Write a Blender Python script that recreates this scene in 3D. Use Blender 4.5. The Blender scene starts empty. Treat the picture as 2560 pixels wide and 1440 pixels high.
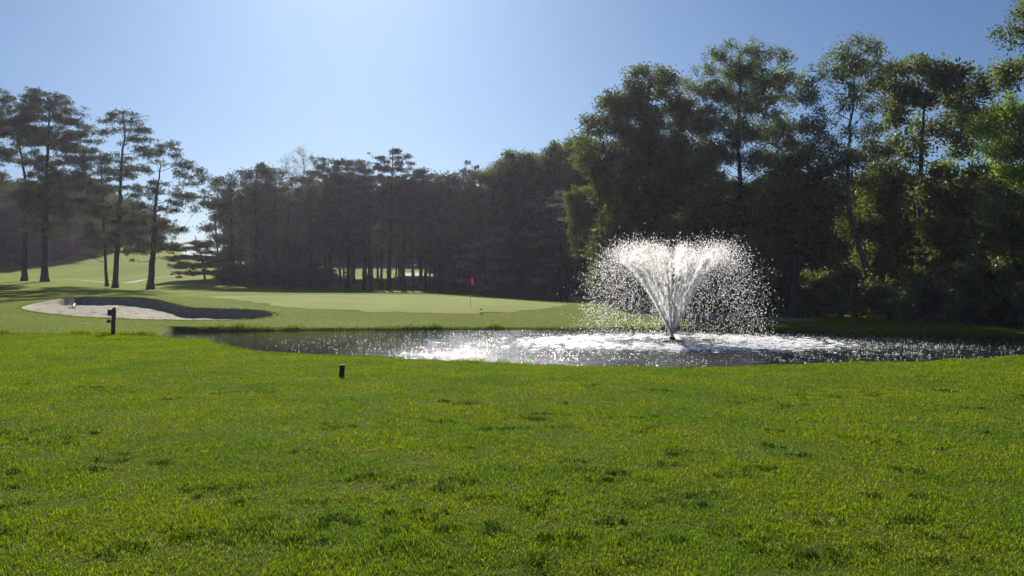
import bpy, math, random
import numpy as np
from mathutils import Vector

# ------------------------------------------------------------------ camera, sky, sun, exposure
scene = bpy.context.scene
COL = scene.collection
F = 2100.0            # focal length in pixels of the 2560 px wide photograph
CX, CY = 1280.0, 720.0
EYE = 1.6
cam_d = bpy.data.cameras.new('camera')
cam_d.sensor_width = 36.0
cam_d.lens = 36.0 * F / 2560.0
cam_d.clip_start = 0.1
cam_d.clip_end = 5000
cam = bpy.data.objects.new('camera', cam_d)
COL.objects.link(cam)
cam.location = (0, 0, EYE)
cam.rotation_euler = (math.radians(90), 0, 0)
scene.camera = cam

SUN_EL = math.radians(27.5)
SUN_AZ = math.radians(-11.0)       # left of the viewing direction (+Y)
world = bpy.data.worlds.new("World")
scene.world = world
world.use_nodes = True
wn = world.node_tree
bg = wn.nodes['Background']
sky = wn.nodes.new('ShaderNodeTexSky')
sky.sky_type = 'NISHITA'
sky.sun_disc = False
sky.sun_elevation = SUN_EL
sky.sun_rotation = SUN_AZ
sky.air_density = 1.0
sky.dust_density = 0.7
sky.ozone_density = 4.0
tint = wn.nodes.new('ShaderNodeMix'); tint.data_type = 'RGBA'; tint.blend_type = 'MULTIPLY'
tint.inputs[0].default_value = 1.0; tint.inputs[7].default_value = (0.455, 0.63, 0.80, 1)
wn.links.new(sky.outputs[0], tint.inputs[6])
wn.links.new(tint.outputs[2], bg.inputs[0])
bg.inputs[1].default_value = 0.052

sun_d = bpy.data.lights.new('sun', 'SUN')
sun_d.energy = 5.0
sun_d.angle = math.radians(0.5)
sun_d.color = (1.0, 0.95, 0.86)
sun = bpy.data.objects.new('sun', sun_d)
COL.objects.link(sun)
sdir = Vector((math.sin(SUN_AZ) * math.cos(SUN_EL), math.cos(SUN_AZ) * math.cos(SUN_EL), math.sin(SUN_EL)))
sun.rotation_euler = sdir.to_track_quat('Z', 'Y').to_euler()
sun.location = (0, 0, 60)

scene.cycles.diffuse_bounces = 7
scene.cycles.transmission_bounces = 12
scene.cycles.max_bounces = 14
scene.view_settings.view_transform = 'Standard'
scene.view_settings.look = 'None'
scene.view_settings.exposure = 0.7
scene.view_settings.gamma = 1.0

rng = np.random.default_rng(7)
random.seed(7)

# ------------------------------------------------------------------ helpers
def tag(o, label=None, cat=None, group=None, kind=None):
    if label: o['label'] = label
    if cat: o['category'] = cat
    if group: o['group'] = group
    if kind: o['kind'] = kind
    return o

def link(o, parent=None):
    COL.objects.link(o)
    if parent is not None:
        o.parent = parent
    return o

def empty(name, loc):
    o = bpy.data.objects.new(name, None)
    o.location = loc
    o.empty_display_size = 0.3
    return link(o)

def mesh_np(name, V, Q, mat, parent=None, smooth=False, T=None, origin=None):
    """V (n,3), Q (m,4) quads, T (k,3) triangles -> one linked mesh object; vertices are given in world space."""
    V = np.asarray(V, dtype=np.float32)
    Q = np.zeros((0, 4), np.int32) if Q is None else np.asarray(Q, dtype=np.int32).reshape(-1, 4)
    T = np.zeros((0, 3), np.int32) if T is None else np.asarray(T, dtype=np.int32).reshape(-1, 3)
    base = np.zeros(3, np.float32)
    if parent is not None:
        base = np.array(parent.location, np.float32)
        if parent.parent is not None:
            base = base + np.array(parent.parent.location, np.float32)
    elif origin is not None:
        base = np.array(origin, np.float32)
    V = V - base
    me = bpy.data.meshes.new(name)
    me.vertices.add(len(V))
    me.vertices.foreach_set('co', V.ravel())
    nl = Q.size + T.size
    me.loops.add(nl)
    me.loops.foreach_set('vertex_index', np.concatenate([Q.ravel(), T.ravel()]).astype(np.int32))
    me.polygons.add(len(Q) + len(T))
    starts = np.concatenate([np.arange(len(Q)) * 4, Q.size + np.arange(len(T)) * 3]).astype(np.int32)
    me.polygons.foreach_set('loop_start', starts)
    if smooth:
        me.polygons.foreach_set('use_smooth', np.ones(len(Q) + len(T), dtype=bool))
    me.update(calc_edges=True)
    me.validate()
    if mat is not None: me.materials.append(mat)
    o = bpy.data.objects.new(name, me)
    if parent is None and origin is not None:
        o.location = origin
    return link(o, parent)

class MB:
    def __init__(s):
        s.V = []; s.Q = []; s.T = []; s.n = 0
    def add(s, V, Q=None, T=None):
        V = np.asarray(V, float)
        s.V.append(V)
        if Q is not None and len(Q): s.Q.append(np.asarray(Q, int).reshape(-1, 4) + s.n)
        if T is not None and len(T): s.T.append(np.asarray(T, int).reshape(-1, 3) + s.n)
        s.n += len(V)
    def tube(s, P, R, k=6, cap=True):
        P = np.asarray(P, float); R = np.asarray(R, float); n = len(P)
        tan = np.gradient(P, axis=0)
        tan /= np.linalg.norm(tan, axis=1, keepdims=True) + 1e-9
        ref = np.array([0.0, 1.0, 0.0]) if abs(tan[0][2]) > 0.7 else np.array([0.0, 0.0, 1.0])
        A = np.cross(tan, ref); A /= np.linalg.norm(A, axis=1, keepdims=True) + 1e-9
        B = np.cross(tan, A)
        th = np.arange(k) / k * 2 * math.pi
        V = P[:, None, :] + R[:, None, None] * (np.cos(th)[None, :, None] * A[:, None, :] + np.sin(th)[None, :, None] * B[:, None, :])
        i = np.arange(n - 1)[:, None] * k; j = np.arange(k)[None, :]; j2 = (j + 1) % k
        Q = np.stack([i + j, i + j2, i + k + j2, i + k + j], -1).reshape(-1, 4)
        V = V.reshape(-1, 3)
        T = None
        if cap:
            V = np.vstack([V, P[:1], P[-1:]])
            jj = np.arange(k); j2 = (jj + 1) % k
            T = np.vstack([np.stack([np.full(k, n * k), j2, jj], -1), np.stack([np.full(k, n * k + 1), (n - 1) * k + jj, (n - 1) * k + j2], -1)])
        s.add(V, Q, T)
    def box(s, c, d, bev=0.0, rot=0.0):
        """bevelled box: centre c, size d, corners chamfered by bev"""
        x, y, z = [v / 2 for v in d]; b = bev
        prof = [(-x + b, -y), (x - b, -y), (x, -y + b), (x, y - b), (x - b, y), (-x + b, y), (-x, y - b), (-x, -y + b)] if b > 0 else [(-x, -y), (x, -y), (x, y), (-x, y)]
        k = len(prof)
        rings = [(-z, b), (-z + b, 0), (z - b, 0), (z, b)] if b > 0 else [(-z, 0), (z, 0)]
        V = []
        for zz, ins in rings:
            fx = (x - ins) / x; fy = (y - ins) / y
            for px, py in prof: V.append((px * fx, py * fy, zz))
        V = np.array(V)
        ca, sa = math.cos(rot), math.sin(rot)
        V = np.stack([V[:, 0] * ca - V[:, 1] * sa, V[:, 0] * sa + V[:, 1] * ca, V[:, 2]], -1) + np.array(c)
        Q = []
        for r in range(len(rings) - 1):
            for j in range(k):
                Q.append((r * k + j, r * k + (j + 1) % k, (r + 1) * k + (j + 1) % k, (r + 1) * k + j))
        T = []
        top = (len(rings) - 1) * k
        for j in range(1, k - 1):
            T.append((0, j + 1, j)); T.append((top, top + j, top + j + 1))
        s.add(V, Q, T)
    def build(s, name, mat, parent=None, smooth=False, origin=None):
        V = np.vstack(s.V)
        Q = np.vstack(s.Q) if s.Q else None
        T = np.vstack(s.T) if s.T else None
        return mesh_np(name, V, Q, mat, parent, smooth, T, origin)

def hash2(ix, iy, seed):
    h = (ix.astype(np.int64) * 374761393 + iy.astype(np.int64) * 668265263 + seed * 974634777) & 0xffffffff
    h = ((h ^ (h >> 13)) * 1274126177) & 0xffffffff
    return ((h ^ (h >> 16)) & 0xffff) / 65535.0

def vnoise(x, y, s, seed=0):
    """value noise 0..1 with feature size s"""
    x = np.asarray(x, float) / s; y = np.asarray(y, float) / s
    ix = np.floor(x).astype(np.int64); iy = np.floor(y).astype(np.int64)
    fx = x - ix; fy = y - iy
    fx = fx * fx * (3 - 2 * fx); fy = fy * fy * (3 - 2 * fy)
    a = hash2(ix, iy, seed); b = hash2(ix + 1, iy, seed); c = hash2(ix, iy + 1, seed); d = hash2(ix + 1, iy + 1, seed)
    return (a * (1 - fx) + b * fx) * (1 - fy) + (c * (1 - fx) + d * fx) * fy

def sstep(a, b, x):
    t = np.clip((x - a) / (b - a), 0, 1)
    return t * t * (3 - 2 * t)

# ------------------------------------------------------------------ materials
def newmat(name):
    m = bpy.data.materials.new(name); m.use_nodes = True
    nt = m.node_tree
    for n in list(nt.nodes): nt.nodes.remove(n)
    out = nt.nodes.new('ShaderNodeOutputMaterial')
    return m, nt, out

def N(nt, typ, **kw):
    n = nt.nodes.new(typ)
    for k, v in kw.items(): setattr(n, k, v)
    return n

def ramp(nt, fac, stops):
    r = nt.nodes.new('ShaderNodeValToRGB')
    el = r.color_ramp.elements
    while len(el) < len(stops): el.new(0.5)
    for e, (p, c) in zip(el, stops):
        e.position = p; e.color = (c[0], c[1], c[2], 1)
    nt.links.new(fac, r.inputs[0])
    return r.outputs[0]

def noise(nt, scale, detail=3, rough=0.55, vec=None, dist=0.0):
    n = nt.nodes.new('ShaderNodeTexNoise')
    n.inputs['Scale'].default_value = scale; n.inputs['Detail'].default_value = detail
    n.inputs['Roughness'].default_value = rough; n.inputs['Distortion'].default_value = dist
    if vec is not None: nt.links.new(vec, n.inputs['Vector'])
    return n.outputs[0]

def mixc(nt, fac, a, b, blend='MIX'):
    m = nt.nodes.new('ShaderNodeMix'); m.data_type = 'RGBA'; m.blend_type = blend
    for sock, v in ((m.inputs[0], fac), (m.inputs[6], a), (m.inputs[7], b)):
        if isinstance(v, (int, float)): sock.default_value = v
        elif isinstance(v, tuple): sock.default_value = (v[0], v[1], v[2], 1)
        else: nt.links.new(v, sock)
    return m.outputs[2]

def geo_pos(nt):
    return nt.nodes.new('ShaderNodeNewGeometry').outputs['Position']

def stretch(nt, vec, sc):
    m = nt.nodes.new('ShaderNodeMapping'); m.inputs['Scale'].default_value = sc
    nt.links.new(vec, m.inputs['Vector'])
    return m.outputs[0]

def leaf_mat(name, dark, light, trans=0.45, tcol=None, gloss=0.06, big=0.9):
    m, nt, out = newmat(name)
    g = nt.nodes.new('ShaderNodeNewGeometry')
    c1 = ramp(nt, g.outputs['Random Per Island'], [(0.0, dark), (0.6, tuple((a + b) / 2 for a, b in zip(dark, light))), (1.0, light)])
    big_n = noise(nt, big, 2, 0.5, g.outputs['Position'])
    c2 = mixc(nt, ramp(nt, big_n, [(0.45, (0, 0, 0)), (0.68, (1, 1, 1))]), c1, mixc(nt, 0.85, c1, tuple(min(1, v * 1.5) for v in light)))  # lighter clumps put skylight on the foliage into the leaf colour
    d = N(nt, 'ShaderNodeBsdfDiffuse'); nt.links.new(c2, d.inputs[0])
    t = N(nt, 'ShaderNodeBsdfTranslucent')
    tc = mixc(nt, 1.0, c2, tcol or (1.5, 1.45, 0.5), 'MULTIPLY'); nt.links.new(tc, t.inputs[0])
    mx = N(nt, 'ShaderNodeMixShader'); mx.inputs[0].default_value = trans
    nt.links.new(d.outputs[0], mx.inputs[1]); nt.links.new(t.outputs[0], mx.inputs[2])
    gl = N(nt, 'ShaderNodeBsdfGlossy'); gl.inputs['Roughness'].default_value = 0.55
    gl.inputs[0].default_value = (0.8, 0.85, 0.8, 1)
    mx2 = N(nt, 'ShaderNodeMixShader'); mx2.inputs[0].default_value = gloss
    nt.links.new(mx.outputs[0], mx2.inputs[1]); nt.links.new(gl.outputs[0], mx2.inputs[2])
    nt.links.new(mx2.outputs[0], out.inputs[0])
    return m

def rough_mat(name, stops, scale=6, bump=0.3, rough=0.9, vecscale=(1, 1, 1), detail=5, bscale=None, bdist=0.02):
    m, nt, out = newmat(name)
    v = stretch(nt, geo_pos(nt), vecscale)
    n1 = noise(nt, scale, detail, 0.6, v)
    p = N(nt, 'ShaderNodeBsdfPrincipled')
    nt.links.new(ramp(nt, n1, stops), p.inputs['Base Color'])
    p.inputs['Roughness'].default_value = rough
    p.inputs['Specular IOR Level'].default_value = 0.25
    b = N(nt, 'ShaderNodeBump'); b.inputs['Strength'].default_value = bump; b.inputs['Distance'].default_value = bdist
    nt.links.new(noise(nt, bscale or scale * 3, 5, 0.65, v), b.inputs['Height'])
    nt.links.new(b.outputs[0], p.inputs['Normal'])
    nt.links.new(p.outputs[0], out.inputs[0])
    return m

M = {}
M['bark'] = rough_mat('bark', [(0.3, (0.035, 0.028, 0.024)), (0.6, (0.085, 0.07, 0.06)), (0.8, (0.15, 0.13, 0.115))], 7, 0.8, vecscale=(1, 1, 0.3))
M['bark_pale'] = rough_mat('bark_pale', [(0.3, (0.08, 0.07, 0.06)), (0.6, (0.2, 0.18, 0.16)), (0.8, (0.3, 0.28, 0.25))], 6, 0.7, vecscale=(1, 1, 0.3))
M['pine'] = leaf_mat('pine_needles', (0.04, 0.062, 0.038), (0.115, 0.14, 0.08), 0.25, (1.2, 1.2, 0.7), 0.06)
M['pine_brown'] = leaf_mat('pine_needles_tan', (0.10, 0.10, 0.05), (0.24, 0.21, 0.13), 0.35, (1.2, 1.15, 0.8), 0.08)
M['leaf'] = leaf_mat('oak_leaves', (0.035, 0.06, 0.026), (0.115, 0.145, 0.05), 0.42, (1.6, 1.5, 0.5), gloss=0.06)
M['locust'] = leaf_mat('locust_leaves', (0.045, 0.075, 0.045), (0.14, 0.18, 0.09), 0.46, (1.5, 1.45, 0.6), gloss=0.06)
M['ivy'] = leaf_mat('ivy_leaves', (0.05, 0.085, 0.025), (0.13, 0.17, 0.055), 0.35, (1.3, 1.25, 0.6), 0.05)
M['bright'] = leaf_mat('bright_leaves', (0.085, 0.14, 0.022), (0.20, 0.28, 0.06), 0.5, (1.6, 1.5, 0.5), 0.05)
M['spruce'] = leaf_mat('hemlock_needles', (0.11, 0.125, 0.105), (0.26, 0.265, 0.22), 0.25, (1.1, 1.1, 0.8), 0.12)
M['sparse'] = leaf_mat('sparse_leaves', (0.12, 0.12, 0.07), (0.24, 0.24, 0.14), 0.4, (1.2, 1.1, 0.7), 0.04)

def grass_mat(name, a, b, c, patch=1.0, trans=0.5, dry=(0.20, 0.17, 0.075), dryamt=0.5, tcol=(1.5, 1.5, 0.4)):
    m, nt, out = newmat(name)
    g = nt.nodes.new('ShaderNodeNewGeometry')
    pos = g.outputs['Position']
    c1 = ramp(nt, g.outputs['Random Per Island'], [(0.0, a), (0.55, b), (0.92, c), (1.0, (0.26, 0.28, 0.12))])
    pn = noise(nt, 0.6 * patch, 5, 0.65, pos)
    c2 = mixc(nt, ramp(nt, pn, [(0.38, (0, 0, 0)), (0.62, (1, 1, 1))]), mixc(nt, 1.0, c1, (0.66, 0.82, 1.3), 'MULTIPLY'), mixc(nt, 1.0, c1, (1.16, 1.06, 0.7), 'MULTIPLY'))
    dn = noise(nt, 1.7 * patch, 5, 0.65, stretch(nt, pos, (1, 1.6, 1)))
    df = ramp(nt, dn, [(0.62, (0, 0, 0)), (0.80, (dryamt, dryamt, dryamt))])
    c3 = mixc(nt, df, c2, dry)
    d = N(nt, 'ShaderNodeBsdfDiffuse'); nt.links.new(c3, d.inputs[0])
    t = N(nt, 'ShaderNodeBsdfTranslucent')
    nt.links.new(mixc(nt, 1.0, c3, tcol, 'MULTIPLY'), t.inputs[0])
    mx = N(nt, 'ShaderNodeMixShader'); mx.inputs[0].default_value = trans
    nt.links.new(d.outputs[0], mx.inputs[1]); nt.links.new(t.outputs[0], mx.inputs[2])
    gl = N(nt, 'ShaderNodeBsdfGlossy'); gl.inputs['Roughness'].default_value = 0.4
    mx2 = N(nt, 'ShaderNodeMixShader'); mx2.inputs[0].default_value = 0.018
    nt.links.new(mx.outputs[0], mx2.inputs[1]); nt.links.new(gl.outputs[0], mx2.inputs[2])
    nt.links.new(mx2.outputs[0], out.inputs[0])
    return m
M['grass'] = grass_mat('lawn_blades', (0.049, 0.100, 0.004), (0.12, 0.182, 0.006), (0.22, 0.28, 0.018), tcol=(1.5, 1.5, 0.3))
M['shore_grass'] = grass_mat('shore_blades', (0.05, 0.09, 0.006), (0.14, 0.19, 0.012), (0.28, 0.33, 0.03), 0.4, 0.45)
M['dark_grass'] = grass_mat('hollow_shade_blades', (0.02, 0.05, 0.012), (0.045, 0.085, 0.018), (0.08, 0.13, 0.03), 1, 0.3, dryamt=0.0)  # darker blades for the painted shade of lawn hollows

def ground_mat():
    m, nt, out = newmat('ground_turf')
    pos = geo_pos(nt)
    n1 = noise(nt, 0.14, 5, 0.6, stretch(nt, pos, (1, 1.0, 1)))
    n2 = noise(nt, 2.2, 5, 0.7, pos)
    n3 = noise(nt, 14, 4, 0.7, pos)
    c = ramp(nt, n1, [(0.3, (0.09, 0.13, 0.002)), (0.5, (0.13, 0.17, 0.003)), (0.7, (0.165, 0.195, 0.006))])
    c = mixc(nt, ramp(nt, n2, [(0.35, (0.0, 0.0, 0.0)), (0.7, (0.6, 0.6, 0.6))]), c, (0.075, 0.10, 0.004))
    c = mixc(nt, ramp(nt, n3, [(0.45, (0.0, 0.0, 0.0)), (0.8, (0.5, 0.5, 0.5))]), c, (0.19, 0.195, 0.02))
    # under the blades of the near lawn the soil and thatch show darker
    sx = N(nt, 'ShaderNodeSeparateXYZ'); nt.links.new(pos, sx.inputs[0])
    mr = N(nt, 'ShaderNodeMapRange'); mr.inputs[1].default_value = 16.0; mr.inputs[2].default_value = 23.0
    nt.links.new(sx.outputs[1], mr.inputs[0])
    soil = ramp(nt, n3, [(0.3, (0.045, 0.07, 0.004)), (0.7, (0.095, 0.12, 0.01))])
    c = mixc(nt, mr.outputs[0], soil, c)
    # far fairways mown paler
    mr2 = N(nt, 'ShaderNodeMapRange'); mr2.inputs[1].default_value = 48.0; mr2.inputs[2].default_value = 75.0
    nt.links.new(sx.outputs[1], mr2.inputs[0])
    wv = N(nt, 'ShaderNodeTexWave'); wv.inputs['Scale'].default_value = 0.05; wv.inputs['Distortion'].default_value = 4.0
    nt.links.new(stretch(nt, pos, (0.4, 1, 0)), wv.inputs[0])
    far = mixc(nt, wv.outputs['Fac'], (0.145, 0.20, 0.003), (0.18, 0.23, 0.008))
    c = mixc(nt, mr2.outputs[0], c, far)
    mz_ = N(nt, 'ShaderNodeMapRange'); mz_.inputs[1].default_value = -0.27; mz_.inputs[2].default_value = -0.20
    nt.links.new(sx.outputs[2], mz_.inputs[0])
    c = mixc(nt, mz_.outputs[0], (0.045, 0.035, 0.02), c)
    p = N(nt, 'ShaderNodeBsdfPrincipled'); nt.links.new(c, p.inputs['Base Color'])
    p.inputs['Roughness'].default_value = 1.0; p.inputs['Specular IOR Level'].default_value = 0.04
    p.inputs['Sheen Weight'].default_value = 0.0
    p.inputs['Sheen Tint'].default_value = (0.75, 0.85, 0.25, 1)
    p.inputs['Sheen Roughness'].default_value = 0.4
    b = N(nt, 'ShaderNodeBump'); b.inputs['Strength'].default_value = 0.6; b.inputs['Distance'].default_value = 0.05
    nt.links.new(noise(nt, 9, 6, 0.75, pos), b.inputs['Height']); nt.links.new(b.outputs[0], p.inputs['Normal'])
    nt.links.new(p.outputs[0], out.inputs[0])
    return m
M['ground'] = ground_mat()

def green_mat():
    m, nt, out = newmat('putting_turf')
    pos = geo_pos(nt)
    n1 = noise(nt, 0.5, 4, 0.55, stretch(nt, pos, (0.5, 1, 1)))
    n2 = noise(nt, 6, 5, 0.7, pos)
    c = ramp(nt, n1, [(0.3, (0.20, 0.235, 0.045)), (0.7, (0.255, 0.283, 0.062))])
    c = mixc(nt, ramp(nt, n2, [(0.4, (0, 0, 0)), (0.8, (0.4, 0.4, 0.4))]), c, (0.21, 0.215, 0.045))
    wv = N(nt, 'ShaderNodeTexWave'); wv.inputs['Scale'].default_value = 0.16; wv.inputs['Distortion'].default_value = 1.2
    nt.links.new(stretch(nt, pos, (0.35, 1, 0)), wv.inputs[0])
    c = mixc(nt, ramp(nt, wv.outputs['Fac'], [(0.35, (0, 0, 0)), (0.65, (0.30, 0.30, 0.30))]), c, (0.27, 0.30, 0.075))
    p = N(nt, 'ShaderNodeBsdfPrincipled'); nt.links.new(c, p.inputs['Base Color'])
    p.inputs['Roughness'].default_value = 1.0; p.inputs['Specular IOR Level'].default_value = 0.04
    p.inputs['Sheen Weight'].default_value = 0.0; p.inputs['Sheen Tint'].default_value = (0.85, 0.9, 0.45, 1)
    nt.links.new(p.outputs[0], out.inputs[0])
    return m
M['green'] = green_mat()
M['sand'] = rough_mat('bunker_sand', [(0.3, (0.21, 0.175, 0.125)), (0.6, (0.30, 0.255, 0.185)), (0.8, (0.40, 0.345, 0.26))], 2.5, 1.0, bscale=5, bdist=0.06)
M['path'] = rough_mat('cart_path_asphalt', [(0.3, (0.17, 0.165, 0.155)), (0.7, (0.24, 0.235, 0.225))], 4, 0.2)
M['wood_dark'] = rough_mat('weathered_wood', [(0.3, (0.05, 0.038, 0.03)), (0.6, (0.11, 0.085, 0.07)), (0.8, (0.17, 0.14, 0.12))], 20, 0.6, vecscale=(1, 1, 0.15), bdist=0.005)
M['wood_mark'] = rough_mat('stained_wood', [(0.3, (0.03, 0.026, 0.012)), (0.6, (0.07, 0.055, 0.022)), (0.8, (0.12, 0.10, 0.05))], 30, 0.6, vecscale=(1, 1, 0.15), bdist=0.003)
M['white_paint'] = rough_mat('white_paint', [(0.3, (0.72, 0.72, 0.74)), (0.7, (0.82, 0.82, 0.84))], 5, 0.05, 0.35)
M['grey_metal'] = rough_mat('grey_metal', [(0.3, (0.2, 0.2, 0.21)), (0.7, (0.3, 0.3, 0.31))], 8, 0.1, 0.45)
M['black_rubber'] = rough_mat('black_rubber', [(0.3, (0.02, 0.02, 0.02)), (0.7, (0.04, 0.04, 0.04))], 8, 0.1, 0.7)
M['rock'] = rough_mat('pale_rock', [(0.3, (0.22, 0.2, 0.17)), (0.6, (0.38, 0.36, 0.32)), (0.8, (0.5, 0.48, 0.44))], 9, 0.8)
M['divot'] = rough_mat('turf_clod', [(0.3, (0.03, 0.025, 0.012)), (0.7, (0.07, 0.07, 0.02))], 30, 0.8)

def flag_mat():
    m, nt, out = newmat('red_cloth')
    d = N(nt, 'ShaderNodeBsdfDiffuse'); d.inputs[0].default_value = (0.42, 0.025, 0.09, 1)
    t = N(nt, 'ShaderNodeBsdfTranslucent'); t.inputs[0].default_value = (0.5, 0.03, 0.11, 1)
    mx = N(nt, 'ShaderNodeMixShader'); mx.inputs[0].default_value = 0.4
    nt.links.new(d.outputs[0], mx.inputs[1]); nt.links.new(t.outputs[0], mx.inputs[2]); nt.links.new(mx.outputs[0], out.inputs[0])
    return m
M['flag'] = flag_mat()

def water_mat():
    m, nt, out = newmat('pond_water')
    pos = geo_pos(nt)
    p = N(nt, 'ShaderNodeBsdfPrincipled')
    p.inputs['Base Color'].default_value = (0.012, 0.022, 0.016, 1)
    p.inputs['Roughness'].default_value = 0.06
    p.inputs['IOR'].default_value = 1.33
    # choppy water round the fountain, calmer at the left end
    sx = N(nt, 'ShaderNodeSeparateXYZ'); nt.links.new(pos, sx.inputs[0])
    mr = N(nt, 'ShaderNodeMapRange'); mr.inputs[1].default_value = -5.5; mr.inputs[2].default_value = 0.5
    mr.inputs[3].default_value = 0.05; mr.inputs[4].default_value = 1.0
    nt.links.new(sx.outputs[0], mr.inputs[0])
    n1 = noise(nt, 3.2, 5, 0.6, pos)
    n2 = noise(nt, 1.1, 3, 0.5, stretch(nt, pos, (0.7, 1.6, 1)))
    ad = N(nt, 'ShaderNodeMath', operation='ADD'); nt.links.new(n1, ad.inputs[0]); nt.links.new(n2, ad.inputs[1])
    b = N(nt, 'ShaderNodeBump'); b.inputs['Distance'].default_value = 0.10
    nt.links.new(mr.outputs[0], b.inputs['Strength'])
    nt.links.new(ad.outputs[0], b.inputs['Height']); nt.links.new(b.outputs[0], p.inputs['Normal'])
    nt.links.new(p.outputs[0], out.inputs[0])
    return m
M['water'] = water_mat()

def drop_mat():
    m, nt, out = newmat('water_droplets')
    t = N(nt, 'ShaderNodeBsdfTranslucent'); t.inputs[0].default_value = (0.99, 0.985, 0.97, 1)
    d = N(nt, 'ShaderNodeBsdfDiffuse'); d.inputs[0].default_value = (0.98, 0.98, 0.97, 1)
    mx = N(nt, 'ShaderNodeMixShader'); mx.inputs[0].default_value = 0.16
    nt.links.new(t.outputs[0], mx.inputs[1]); nt.links.new(d.outputs[0], mx.inputs[2])
    nt.links.new(mx.outputs[0], out.inputs[0])
    return m
M['drops'] = drop_mat()
M['foam'] = rough_mat('white_foam', [(0.3, (0.8, 0.82, 0.84)), (0.7, (0.92, 0.93, 0.94))], 12, 0.3, 0.6)

# ------------------------------------------------------------------ terrain
# height profiles of the land beyond the pond, one per direction from the tee: (distance, height)
def zz(Y, y): return EYE - (y - CY) * Y / F
PROF = {
    -900: [(28, 0), (30, -.12), (36, zz(36, 808)), (42, zz(42, 786)), (50, zz(50, 756)), (58, zz(58, 745)), (68, zz(68, 731)), (88, zz(88, 706)), (110, zz(110, 699)), (150, 5), (190, zz(190, 640)), (260, 11)],
    0:    [(28, 0), (29.2, -.0), (29.8, -.22), (31, -.1), (36, zz(36, 806)), (42, zz(42, 780)), (50, zz(50, 754)), (58, zz(58, 744)), (68, zz(68, 728)), (88, zz(88, 703)), (110, zz(110, 697)), (150, zz(150, 666)), (190, zz(190, 638)), (260, 12)],
    112:  [(28, 0), (29.2, -.0), (29.8, -.22), (31, -.1), (36, zz(36, 808)), (42, zz(42, 785)), (50, zz(50, 752)), (58, zz(58, 743)), (68, zz(68, 727)), (88, zz(88, 703)), (95, zz(95, 701)), (115, zz(115, 694)), (150, zz(150, 660)), (190, zz(190, 630)), (260, 13)],
    300:  [(28, 0), (29.2, -.0), (29.8, -.2), (31, -.12), (36, zz(36, 815)), (40, zz(40, 799)), (46, zz(46, 758)), (49, zz(49, 742)), (56, zz(56, 738)), (68, zz(68, 729)), (82, zz(82, 720)), (92, zz(92, 714)), (105, zz(105, 707)), (125, zz(125, 690)), (150, zz(150, 656)), (185, zz(185, 614)), (260, 15)],
    380:  [(28, 0), (30, -.05), (32, -.1), (36, zz(36, 817)), (40, zz(40, 800)), (46, zz(46, 764)), (50, zz(50, 744)), (58, zz(58, 738)), (68, zz(68, 731)), (80, zz(80, 724)), (92, zz(92, 714)), (105, zz(105, 703)), (125, zz(125, 688)), (150, zz(150, 656)), (185, zz(185, 613)), (260, 15)],
    480:  [(28, 0), (30, -.1), (38, zz(38, 813)), (40.5, zz(40.5, 800)), (46, zz(46, 771)), (50, zz(50, 755)), (56, zz(56, 743)), (66, zz(66, 733)), (80, zz(80, 722)), (95, zz(95, 700)), (110, zz(110, 690)), (150, zz(150, 664)), (190, zz(190, 645)), (260, 11)],
    580:  [(28, 0), (30, -.1), (38, zz(38, 815)), (41, zz(41, 799)), (46, zz(46, 775)), (52, zz(52, 757)), (58, zz(58, 740)), (64, zz(64, 732)), (80, zz(80, 727)), (100, zz(100, 712)), (150, zz(150, 668)), (200, 8.5)],
    700:  [(28, 0), (30, -.1), (37.6, -.2), (42, zz(42, 798)), (46, zz(46, 778)), (50, zz(50, 764)), (56, zz(56, 747)), (62, zz(62, 734)), (66, zz(66, 731)), (78, 1.05), (95, 1.3), (150, 4.4), (200, 7.4)],
    900:  [(28, 0), (30, -.1), (37.6, -.2), (42, zz(42, 802)), (46, zz(46, 782)), (50, zz(50, 765)), (56, zz(56, 748)), (62, zz(62, 737)), (66, zz(66, 733)), (78, 1.1), (95, 1.1), (150, zz(150, 690)), (200, zz(200, 668)), (260, 8.0)],
    1100: [(28, 0), (30, -.1), (37.6, -.2), (42, zz(42, 804)), (46, zz(46, 782)), (50, zz(50, 764)), (56, zz(56, 748)), (62, zz(62, 738)), (65, zz(65, 735)), (78, 1.05), (95, 1.1), (150, zz(150, 692)), (200, zz(200, 668)), (260, 8.0)],
    1250: [(28, 0), (30, -.1), (37.6, -.2), (42, zz(42, 804)), (46, zz(46, 784)), (50, zz(50, 766)), (56, zz(56, 753)), (62, zz(62, 745)), (66, .75), (78, .5), (95, .8), (150, 2), (260, 6)],
    1420: [(28, 0), (30, -.1), (37.6, -.2), (42, zz(42, 804)), (47, zz(47, 782)), (53, zz(53, 763)), (58, zz(58, 757)), (64, .42), (78, .3), (150, 1), (260, 4)],
    1600: [(28, 0), (30, -.1), (38, -.2), (42, zz(42, 806)), (46, zz(46, 789)), (51, zz(51, 772)), (56, zz(56, 762)), (64, .45), (150, .8), (260, 4)],
    1800: [(28, 0), (30, -.1), (37, -.2), (40, zz(40, 809)), (44, zz(44, 795)), (50, zz(50, 779)), (60, .2), (150, .8), (260, 4)],
    2000: [(26, 0), (30, -.1), (35, -.2), (38, zz(38, 812)), (42, zz(42, 797)), (50, 0), (60, .1), (150, .5), (260, 4)],
    2250: [(24, 0), (30, -.1), (33.8, -.2), (37, -.1), (41, zz(41, 805)), (50, 0), (150, .5), (260, 4)],
    2560: [(22, 0), (28, -.1), (32, -.22), (34, -.2), (36, -.16), (50, 0), (150, .5), (260, 4)],
    3500: [(22, 0), (28, -.1), (32, -.15), (50, 0), (150, .5), (260, 4)],
}
PXS = np.arange(-900, 3501, 20.0)
YS = np.arange(0, 420.5, 0.5)
keys = sorted(PROF)
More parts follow.
